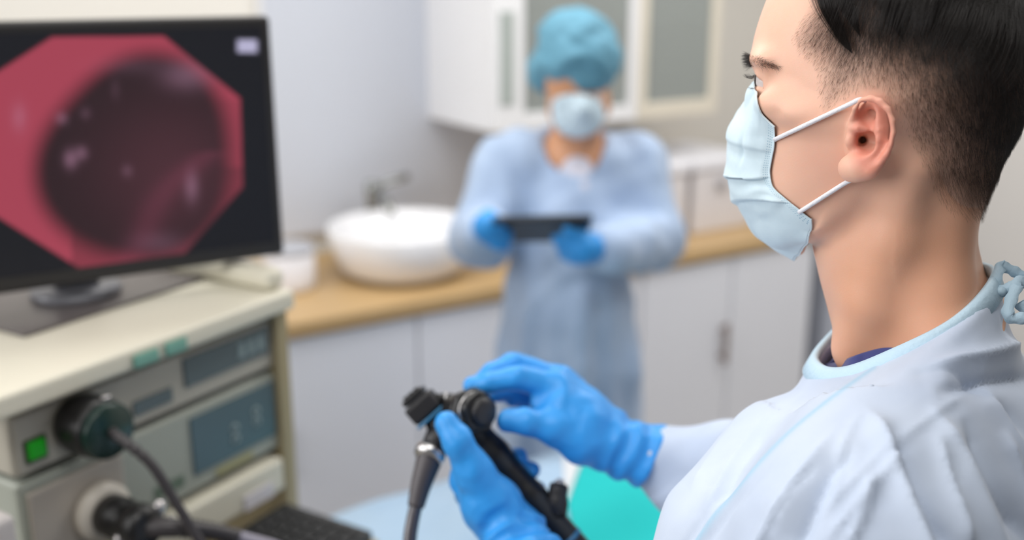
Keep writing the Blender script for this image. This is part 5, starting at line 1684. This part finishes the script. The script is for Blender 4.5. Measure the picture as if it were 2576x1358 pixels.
# head block with ribbed face and blue ring
sbox('head_block', -0.038, -0.005, -0.016, 0.016, -0.037, -0.0165, m_sc2, scope, 0.004)
sbox('head_cap', -0.035, -0.009, -0.014, 0.014, -0.0445, -0.0375, m_sc, scope, 0.003)
for k in range(3):
    sbox('remote_button', -0.031 + k * 0.0065, -0.0265 + k * 0.0065, -0.007, 0.009, -0.0468, -0.0447, m_sc2, scope, 0.001)
sbox('blue_ring', -0.0385, -0.0045, -0.0165, 0.0165, -0.0162, -0.0128, m_bl, scope, 0.0015)
slathe('blue_ring', [(0.0132, 0), (0.0148, 0.0006), (0.0148, 0.0044), (0.0132, 0.005)], m_bl, scope, Tr((0, 0, np.linalg.norm(W(1443, 1335, 1.02) - S0))))
# suction and air buttons
for z_, r_, x_ in ((-0.020, 0.0050, 0.000), (-0.004, 0.0055, 0.010)):
    VM = Tr((x_ * SX, 0.004, z_)) @ Matrix.Rotation(math.radians(50) * SX, 4, 'Y')
    slathe('valve', [(r_ * 0.9, -0.012), (r_, 0), (r_, 0.006), (r_ * 0.8, 0.007), (r_ * 0.8, 0.011), (r_ * 0.6, 0.012)], m_sc, scope, VM, 20)
    slathe('valve_collar', [(r_ * 1.15, 0.001), (r_ * 1.15, 0.003)], m_sil, scope, VM, 20)
# control wheels, stacked on a spindle pointing up towards the right
kc = W(1178, 1034, 1.000); kd = (W(1258, 1040, 0.966) - kc); kd /= np.linalg.norm(kd)
KM = frame_to(kc, kd)
def wheel(name, R, z0, z1, lobes, m):
    bm = bmesh.new(); seg = 60; rings = []
    for (rr, zz) in ((0.6, z0), (0.96, z0), (1.0, z0 + 0.0012), (1.0, z1 - 0.0012), (0.96, z1), (0.5, z1)):
        rings.append([bm.verts.new((R * rr * (1 - (0.10 * (0.5 - 0.5 * math.cos(lobes * a)) if rr > 0.7 else 0)) * math.cos(a), R * rr * (1 - (0.10 * (0.5 - 0.5 * math.cos(lobes * a)) if rr > 0.7 else 0)) * math.sin(a), zz)) for a in [2 * math.pi * i / seg for i in range(seg)]])
    for A, B in zip(rings[:-1], rings[1:]):
        for i in range(seg): bm.faces.new((A[i], A[(i + 1) % seg], B[(i + 1) % seg], B[i]))
    bm.faces.new(rings[0][::-1]); bm.faces.new(rings[-1])
    return bm_obj(name, bm, m, scope, True, KM)
lathe_obj('wheel_base', [(0.016, -0.022), (0.0175, -0.008), (0.0195, -0.004), (0.019, -0.0005)], m_sc, scope, KM, 36)
wheel('control_wheel', 0.0235, 0.0, 0.0075, 6, m_sc)
lathe_obj('wheel_ring', [(0.0185, 0.0076), (0.0195, 0.0080), (0.0195, 0.0094), (0.0180, 0.0099)], m_sil, scope, KM, 40)
wheel('control_wheel', 0.0205, 0.0100, 0.0190, 5, m_sc)
lathe_obj('wheel_lock', [(0.012, 0.0191), (0.0140, 0.0200), (0.0140, 0.0250), (0.009, 0.0270)], m_sc2, scope, KM, 30)
for a in (0.4, 3.4):
    lathe_obj('lock_screw', [(0.0028, 0.0), (0.0028, 0.003), (0.0016, 0.0036)], m_sil, scope, KM @ Tr((0.0212 * math.cos(a), 0.0212 * math.sin(a), 0.0074)), 14)
# umbilical: silver ring, boot, cable
u0 = W(1104, 1098, 1.03); u1 = W(1086, 1136, 1.02); ud = u1 - u0
lathe_obj('umbilical_ring', [(0.0125, 0), (0.0150, 0.001), (0.0158, 0.006), (0.0148, 0.011), (0.0120, 0.012)], m_sil, scope, frame_to(W(1088, 1128, 1.02), ud), 36)
tube('umbilical_neck', [W(1116, 1072, 1.03), W(1102, 1104, 1.025), W(1089, 1132, 1.02)], [0.014, 0.0135, 0.0125], m_sc2, scope, 24)
bp_ = catmull([W(1086, 1138, 1.02), W(1072, 1180, 1.015), W(1058, 1225, 1.01), W(1046, 1275, 1.005)], 8)
tube('umbilical_boot', bp_, np.linspace(0.0138, 0.0082, len(bp_)), m_boot, scope, 24)
cb = catmull([W(1047, 1270, 1.006), W(1038, 1310, 1.0), W(1031, 1360, 0.995), W(1030, 1450, 0.99), W(1040, 1560, 1.0)], 10)
tube('umbilical_cable', cb, 0.0066, mat('cable_glossy', srgb(70, 66, 72), 0.18, var=0.03, coat=0.5), scope, 20)
# biopsy port branching off near the lower end of the handle
zp = np.linalg.norm(W(1385, 1305, 1.02) - S0)
PM = Tr((0.004 * SX, 0.0, zp)) @ Matrix.Rotation(math.radians(128) * SX, 4, 'Y')
slathe('biopsy_port', [(0.013, 0.0), (0.0125, 0.014), (0.0105, 0.020), (0.0095, 0.022), (0.0095, 0.030), (0.008, 0.032)], m_sc2, scope, PM, 28)
slathe('port_cap', [(0.0045, 0.0322), (0.0045, 0.035), (0.003, 0.0365)], m_sil, scope, PM, 18)
tag(scope, 'black endoscope control handle with stacked wheels, held by the blue gloves', 'endoscope')
# ------------------------------------------------------------------ draped procedure table in front of the doctor
X0, X1, Y0, Y1, ZT = 0.555, 1.17, 0.86, 1.635, 0.75
tb = empty('procedure_table', ((X0 + X1) / 2, (Y0 + Y1) / 2, 0))
m_bedf = mat('table_frame', srgb(206, 208, 212), 0.35, metal=0.2)
box('table_top', X0 + 0.012, X1 - 0.012, Y0 + 0.012, Y1 - 0.012, ZT - 0.05, ZT - 0.006, m_bedf, tb, 0.006)
for xx in (X0 + 0.06, X1 - 0.06):
    for yy in (Y0 + 0.06, Y1 - 0.06):
        box('leg', xx - 0.018, xx + 0.018, yy - 0.018, yy + 0.018, 0.0, ZT - 0.051, m_bedf, tb, 0.004)
tag(tb, 'narrow procedure table hidden under the pale blue drape', 'table')
m_sheet = gown_material('drape_fabric', (160, 190, 220), (182, 206, 228), 0.25)
def drape_z(x, y):
    f = 0.004 * np.sin(26 * x + 7 * y) * np.sin(9 * y + 3) + 0.003 * np.sin(14 * x - 33 * y)
    pad = 0.055 * np.exp(-(((x - 0.98) / 0.20) ** 4 + ((y - 1.42) / 0.16) ** 4))          # a pad under the drape
    return ZT + 0.004 + f + pad
def drape():
    nx, ny = 150, 170; hang = 0.28
    s = np.linspace(X0 - hang, X1 + hang, nx); t = np.linspace(Y0 - hang, Y1 + hang, ny)
    gs, gt = np.meshgrid(s, t, indexing='ij')
    ox = np.maximum(np.maximum(X0 - gs, gs - X1), 0); oy = np.maximum(np.maximum(Y0 - gt, gt - Y1), 0)
    x = np.clip(gs, X0, X1); y = np.clip(gt, Y0, Y1)
    o = np.maximum(ox, oy)
    sx = np.sign(gs - x); sy = np.sign(gt - y)
    flare = 0.02 * np.sin(np.clip(o / 0.05, 0, 1) * 1.57) + 0.03 * o + 0.008 * np.sin(gt * 38 + gs * 30) * np.clip(o / 0.1, 0, 1)
    V = np.stack([x + sx * flare * (ox > 0), y + sy * flare * (oy > 0), drape_z(x, y) - np.maximum(o - 0.008, 0)], -1).reshape(-1, 3)
    ii = np.arange(nx * ny).reshape(nx, ny)
    Q = np.stack([ii[:-1, :-1].ravel(), ii[1:, :-1].ravel(), ii[1:, 1:].ravel(), ii[:-1, 1:].ravel()], 1)
    o_ = np_mesh_obj('table_drape', V, Q, m_sheet)
    m = o_.modifiers.new('thickness', 'SOLIDIFY'); m.thickness = 0.0015; m.offset = 1
    return o_
tag(drape(), 'pale blue drape hanging over the procedure table below the endoscope', 'drape')
def flat_cloth(name, px_outline, off, m, thick, label, cat, sub=26):
    """a cloth whose outline is a quad of picture points lying on the drape"""
    c = np.array([on_z(x, y, ZT + 0.01)[:2] for x, y in px_outline])
    u, v = np.meshgrid(np.linspace(0, 1, sub), np.linspace(0, 1, sub), indexing='ij')
    P = (c[0] * ((1 - u) * (1 - v))[..., None] + c[1] * (u * (1 - v))[..., None] + c[2] * (u * v)[..., None] + c[3] * ((1 - u) * v)[..., None])
    P[..., 0] = np.clip(P[..., 0], X0, X1 + 0.004)
    V = np.concatenate([P, (drape_z(P[..., 0], P[..., 1]) + off)[..., None]], -1).reshape(-1, 3)
    ii = np.arange(sub * sub).reshape(sub, sub)
    Q = np.stack([ii[:-1, :-1].ravel(), ii[1:, :-1].ravel(), ii[1:, 1:].ravel(), ii[:-1, 1:].ravel()], 1)
    o_ = np_mesh_obj(name, V, Q, m)
    md = o_.modifiers.new('thickness', 'SOLIDIFY'); md.thickness = thick; md.offset = 1
    return tag(o_, label, cat)
m_tealc = mat('teal_cloth', srgb(8, 192, 192), 0.8, var=0.02, bump=0.1, bscale=60)
m_lin = mat('white_lining', srgb(222, 224, 228), 0.7, var=0.02)
flat_cloth('teal_cloth', [(1492, 1130), (1425, 1340), (1480, 1560), (1900, 1330)], 0.0050, m_tealc, 0.004, 'bright teal surgical cloth lying on the drape near the sleeve', 'cloth')
flat_cloth('white_towel', [(1458, 1130), (1415, 1185), (1420, 1342), (1486, 1132)], 0.0020, m_lin, 0.0025, 'narrow white towel edge showing beside the teal cloth', 'towel')
# ------------------------------------------------------------------ the nurse by the counter
ND = 2.28
nb_ = W(1450, 345, ND); nvw = nb_ - cO; nvw[2] = 0; nvw /= np.linalg.norm(nvw)
NF = -nvw * math.cos(0.10) + np.array([nvw[1], -nvw[0], 0]) * math.sin(0.10)     # faces the viewer, turned a little
NL = np.cross([0, 0, 1.0], NF)                                                    # her left (picture right)
NO = np.array([nb_[0], nb_[1], 0.0])
NBs = np.stack([NF, NL, np.array([0, 0, 1.0])])
def n2w(Lc): return NO + np.asarray(Lc) @ NBs
def npx(px, py, f=0.0):
    """nurse coordinates of the point seen at a pixel, f metres in front of her axis"""
    p = on_plane(px, py, NO + NF * f, NF)
    return (p - NO) @ NBs.T
m_skin2 = skin_material('skin_warm', (214, 160, 124))
m_ngown = gown_material('nurse_gown', (158, 180, 213), (184, 203, 228), 0.3)
m_cap = mat('bouffant_cap', srgb(98, 154, 178), 0.7, var=0.12, scale=30, bump=0.8, bscale=60)
m_nmask = mat('nurse_mask', srgb(206, 226, 238), 0.7, var=0.03)
nurse = None
chin = npx(1452, 345, 0.06); hc_ = npx(1452, 225, 0.0)
TIL = 0.0
def nhead(P):
    d = sd_ell(P, hc_ + np.array([-0.005, 0, 0.035]), (0.092, 0.074, 0.095))
    d = smin(d, sd_ell(P, npx(1462, 292, 0.035), (0.055, 0.052, 0.062)), 0.03)
    d = smin(d, sd_ell(P, npx(1468, 272, 0.095), (0.016, 0.013, 0.020)), 0.012)       # nose
    for x in (1432, 1502):
        d = smax(d, -sd_ell(P, npx(x, 245, 0.090), (0.018, 0.016, 0.010)), 0.010)     # eye sockets
    for x in (1385, 1528):
        d = smin(d, sd_ell(P, npx(x, 262, -0.005), (0.020, 0.008, 0.030)), 0.006)     # ears
    d = smin(d, sd_chain(P, [npx(1450, 300, -0.02), npx(1446, 395, -0.03)], [0.050, 0.056], 0.01), 0.03)
    return d
SHz = npx(1450, 400, 0)[2]
ls, rs = npx(1600, 420, -0.02), npx(1285, 415, -0.02)         # shoulders (picture right, left)
le, re_ = npx(1650, 600, 0.05), npx(1205, 600, 0.05)          # elbows
lw_, rw_ = npx(1530, 628, 0.25), npx(1222, 585, 0.24)         # wrists
hip = npx(1425, 800, 0.0)
def ncore(P, ex):
    d = sd_chain(P, [npx(1445, 420, -0.02), npx(1440, 540, 0.0), npx(1430, 660, 0.0), hip], [0.085 + ex, 0.098 + ex, 0.100 + ex, 0.105 + ex], 0.03)
    d = smin(d, sd_cap(P, ls, rs, 0.048 + ex, 0.048 + ex), 0.06)
    return d
def narms(P, ex):
    return np.minimum(sd_chain(P, [ls, le, lw_], [0.052 + ex, 0.045 + ex, 0.030 + ex], 0.02), sd_chain(P, [rs, re_, rw_], [0.052 + ex, 0.045 + ex, 0.030 + ex], 0.02))
def nlegs(P):
    return np.minimum(sd_chain(P, [hip + np.array([0, .06, -.1]), (hip[0], hip[1] + .065, 0.45), (hip[0], hip[1] + .065, 0.08)], [0.07, 0.05, 0.04]), sd_chain(P, [hip + np.array([0, -.06, -.1]), (hip[0], hip[1] - .065, 0.45), (hip[0], hip[1] - .065, 0.08)], [0.07, 0.05, 0.04]))
def nbody(P):
    d = smin(nhead(P), ncore(P, -0.01), 0.03)
    d = smin(d, narms(P, -0.012), 0.03)
    d = smin(d, nlegs(P), 0.04)
    for s in (1, -1):
        d = smin(d, sd_ell(P, (hip[0] + 0.05, hip[1] + 0.065 * s, 0.045), (0.13, 0.048, 0.045)), 0.02)
    return np.maximum(d, 0.002 - P[..., 2])
lo = np.array([-0.25, hc_[1] - 0.36, 0.0]); hi = np.array([0.40, hc_[1] + 0.36, 1.72])
V, Q = surface_nets(nbody, lo, hi, 0.008)
V = smooth_mesh(V, Q, 1)
nurse = np_mesh_obj('person', n2w(V), Q, m_skin2)
tt_ = nurse.data.color_attributes.new('tint', 'FLOAT_COLOR', 'POINT')
tt_.data.foreach_set('color', np.tile(np.array([0, 0, 0, 1], np.float32), len(nurse.data.vertices)))
tag(nurse, 'nurse in a blue gown and bouffant cap looking down at a tablet', 'person')
def ngown(P):
    d = smin(ncore(P, 0.012), narms(P, 0.020), 0.05)
    sk = sd_chain(P * np.array([0.86, 1, 1], np.float32), [npx(1432, 660, 0.0) , npx(1432, 760, 0.0), npx(1432, 900, 0.0), npx(1432, 1300, 0.0)], [0.118, 0.140, 0.158, 0.175], 0.03)
    ang = np.arctan2(P[..., 1] - hip[1], P[..., 0])
    sk = sk - (0.010 * np.sin(8 * ang + 1.0) + 0.006 * np.sin(15 * ang)) * np.clip((npx(1432, 650, 0)[2] - P[..., 2]) / 0.2, 0, 1)
    d = smin(d, np.maximum(sk, 0.30 - P[..., 2]), 0.04)
    # v neck
    neck = sd_chain(P, [npx(1447, 330, 0.02), npx(1447, 410, 0.02)], [0.075, 0.058])
    return smax(d, -neck, 0.01)
V, Q = surface_nets(ngown, lo, np.array([hi[0], hi[1], 1.5]), 0.0085)
V = smooth_mesh(V, Q, 2); N = vnormals(V, Q)
V = V + N * (0.006 * vnoise(V * np.array([1, 1, 0.35]), 45, 2) + 0.004 * vnoise(V, 70, 3))[:, None]
ng = np_mesh_obj('gown', n2w(V), Q, m_ngown, nurse)
sa = ng.data.attributes.new('seam', 'FLOAT', 'POINT')
# inner shirt at the neck
V, Q = surface_nets(lambda P: sd_chain(P, [npx(1448, 395, -0.005), npx(1448, 480, 0.045)], [0.052, 0.050]), lo, np.array([hi[0], hi[1], 1.5]), 0.01)
np_mesh_obj('inner_shirt', n2w(V), Q, mat('white_shirt', srgb(206, 206, 220), 0.7), nurse)
# bouffant cap
def cap_sd(P):
    d = sd_ell(P, npx(1455, 140, -0.012), (0.118, 0.094, 0.094))
    d = smin(d, sd_ell(P, npx(1372, 178, -0.05), (0.060, 0.040, 0.050)), 0.03)
    d = smin(d, sd_ell(P, npx(1425, 85, -0.02), (0.07, 0.055, 0.045)), 0.03)
    face = sd_ell(P, npx(1482, 302, 0.10), (0.085, 0.074, 0.062))
    return smax(d, -face, 0.008)
V, Q = surface_nets(cap_sd, hc_ - 0.22, hc_ + 0.26, 0.006)
N = vnormals(V, Q); V = V + N * (0.006 * vnoise(V, 70, 8) + 0.003 * vnoise(V, 150, 9))[:, None]
np_mesh_obj('bouffant_cap', n2w(V), Q, m_cap, nurse)
# mask
def nm_sd(P):
    o = np.abs(nhead(P) - 0.005) - 0.0028
    b = sd_ell(P, npx(1448, 290, 0.075), (0.080, 0.066, 0.050))
    return smax(o, b, 0.004)
V, Q = surface_nets(nm_sd, hc_ - 0.2, hc_ + 0.2, 0.005)
V = smooth_mesh(V, Q, 2)
np_mesh_obj('face_mask', n2w(V), Q, m_nmask, nurse)
# closed, lowered eyes
for x in (1432, 1502):
    c = n2w(npx(x, 247, 0.066))
    bm = bmesh.new(); bmesh.ops.create_uvsphere(bm, u_segments=16, v_segments=10, radius=0.012)
    bm_obj('eyeball', bm, m_eye, nurse, True, Tr(c))
# gloved hands around the tablet
def nhand(P, wr, kn, tips, thumb):
    d = sd_cap(P, wr, kn, 0.030, 0.032)
    for k, t in enumerate(tips):
        a = kn + (np.array([0, 0, 1.0]) * (0.027 - 0.018 * k))
        d = smin(d, sd_chain(P, [a, (a + t) / 2 + np.array([0.012, 0, 0.0]), t], [0.011, 0.010, 0.008], 0.004), 0.006)
    return smin(d, sd_chain(P, [wr * 0.4 + kn * 0.6, thumb[0], thumb[1]], [0.014, 0.012, 0.009], 0.005), 0.008)
tipsL = [npx(1395 + 6 * k, 598 + 15 * k, 0.285 - 0.01 * k) for k in range(4)]
tipsR = [npx(1282 - 3 * k, 588 + 12 * k, 0.27) for k in range(4)]
kL, kR = npx(1468, 622, 0.285), npx(1228, 570, 0.275)
for wr, kn, tp_, th2 in ((lw_, kL, tipsL, [npx(1452, 590, 0.30), npx(1425, 578, 0.315)]), (rw_, kR, tipsR, [npx(1240, 556, 0.285), npx(1265, 556, 0.30)])):
    B = np.array([wr, kn] + tp_); 
    V, Q = surface_nets(lambda P: nhand(P, wr, kn, tp_, th2), B.min(0) - 0.05, B.max(0) + 0.05, 0.0045)
    np_mesh_obj('glove', n2w(smooth_mesh(V, Q, 1)), Q, m_glove, nurse)
# tablet
tab = empty('tablet', n2w(npx(1358, 580, 0.31)))
a0, a1 = npx(1238, 578, 0.255), npx(1482, 574, 0.255)
w = np.linalg.norm(a1 - a0); ctr = n2w((a0 + a1) / 2)
ux = (n2w(a1) - n2w(a0)) / w
tl_ = math.radians(31)
uy = NF * math.cos(tl_) + np.array([0, 0, 1.0]) * math.sin(tl_); uy -= ux * (uy @ ux); uy /= np.linalg.norm(uy)
uz = np.cross(ux, uy)
TM = Matrix(((ux[0], uy[0], uz[0], ctr[0]), (ux[1], uy[1], uz[1], ctr[1]), (ux[2], uy[2], uz[2], ctr[2]), (0, 0, 0, 1)))
m_tab = mat('tablet_case', srgb(44, 46, 52), 0.4, var=0.05)
sg = 1 if uz[2] > 0 else -1
box('case', -w / 2, w / 2, -0.075, 0.075, -0.006, 0.006, m_tab, tab, 0.004, TM, 3)
box('screen', -w / 2 + 0.012, w / 2 - 0.012, -0.065, 0.065, 0.0061 if sg > 0 else -0.0075, 0.0075 if sg > 0 else -0.0061, mat('tablet_screen', srgb(196, 190, 200), 0.2), tab, 0.0, TM)
tag(tab, 'dark tablet held in both blue gloved hands of the nurse', 'tablet')
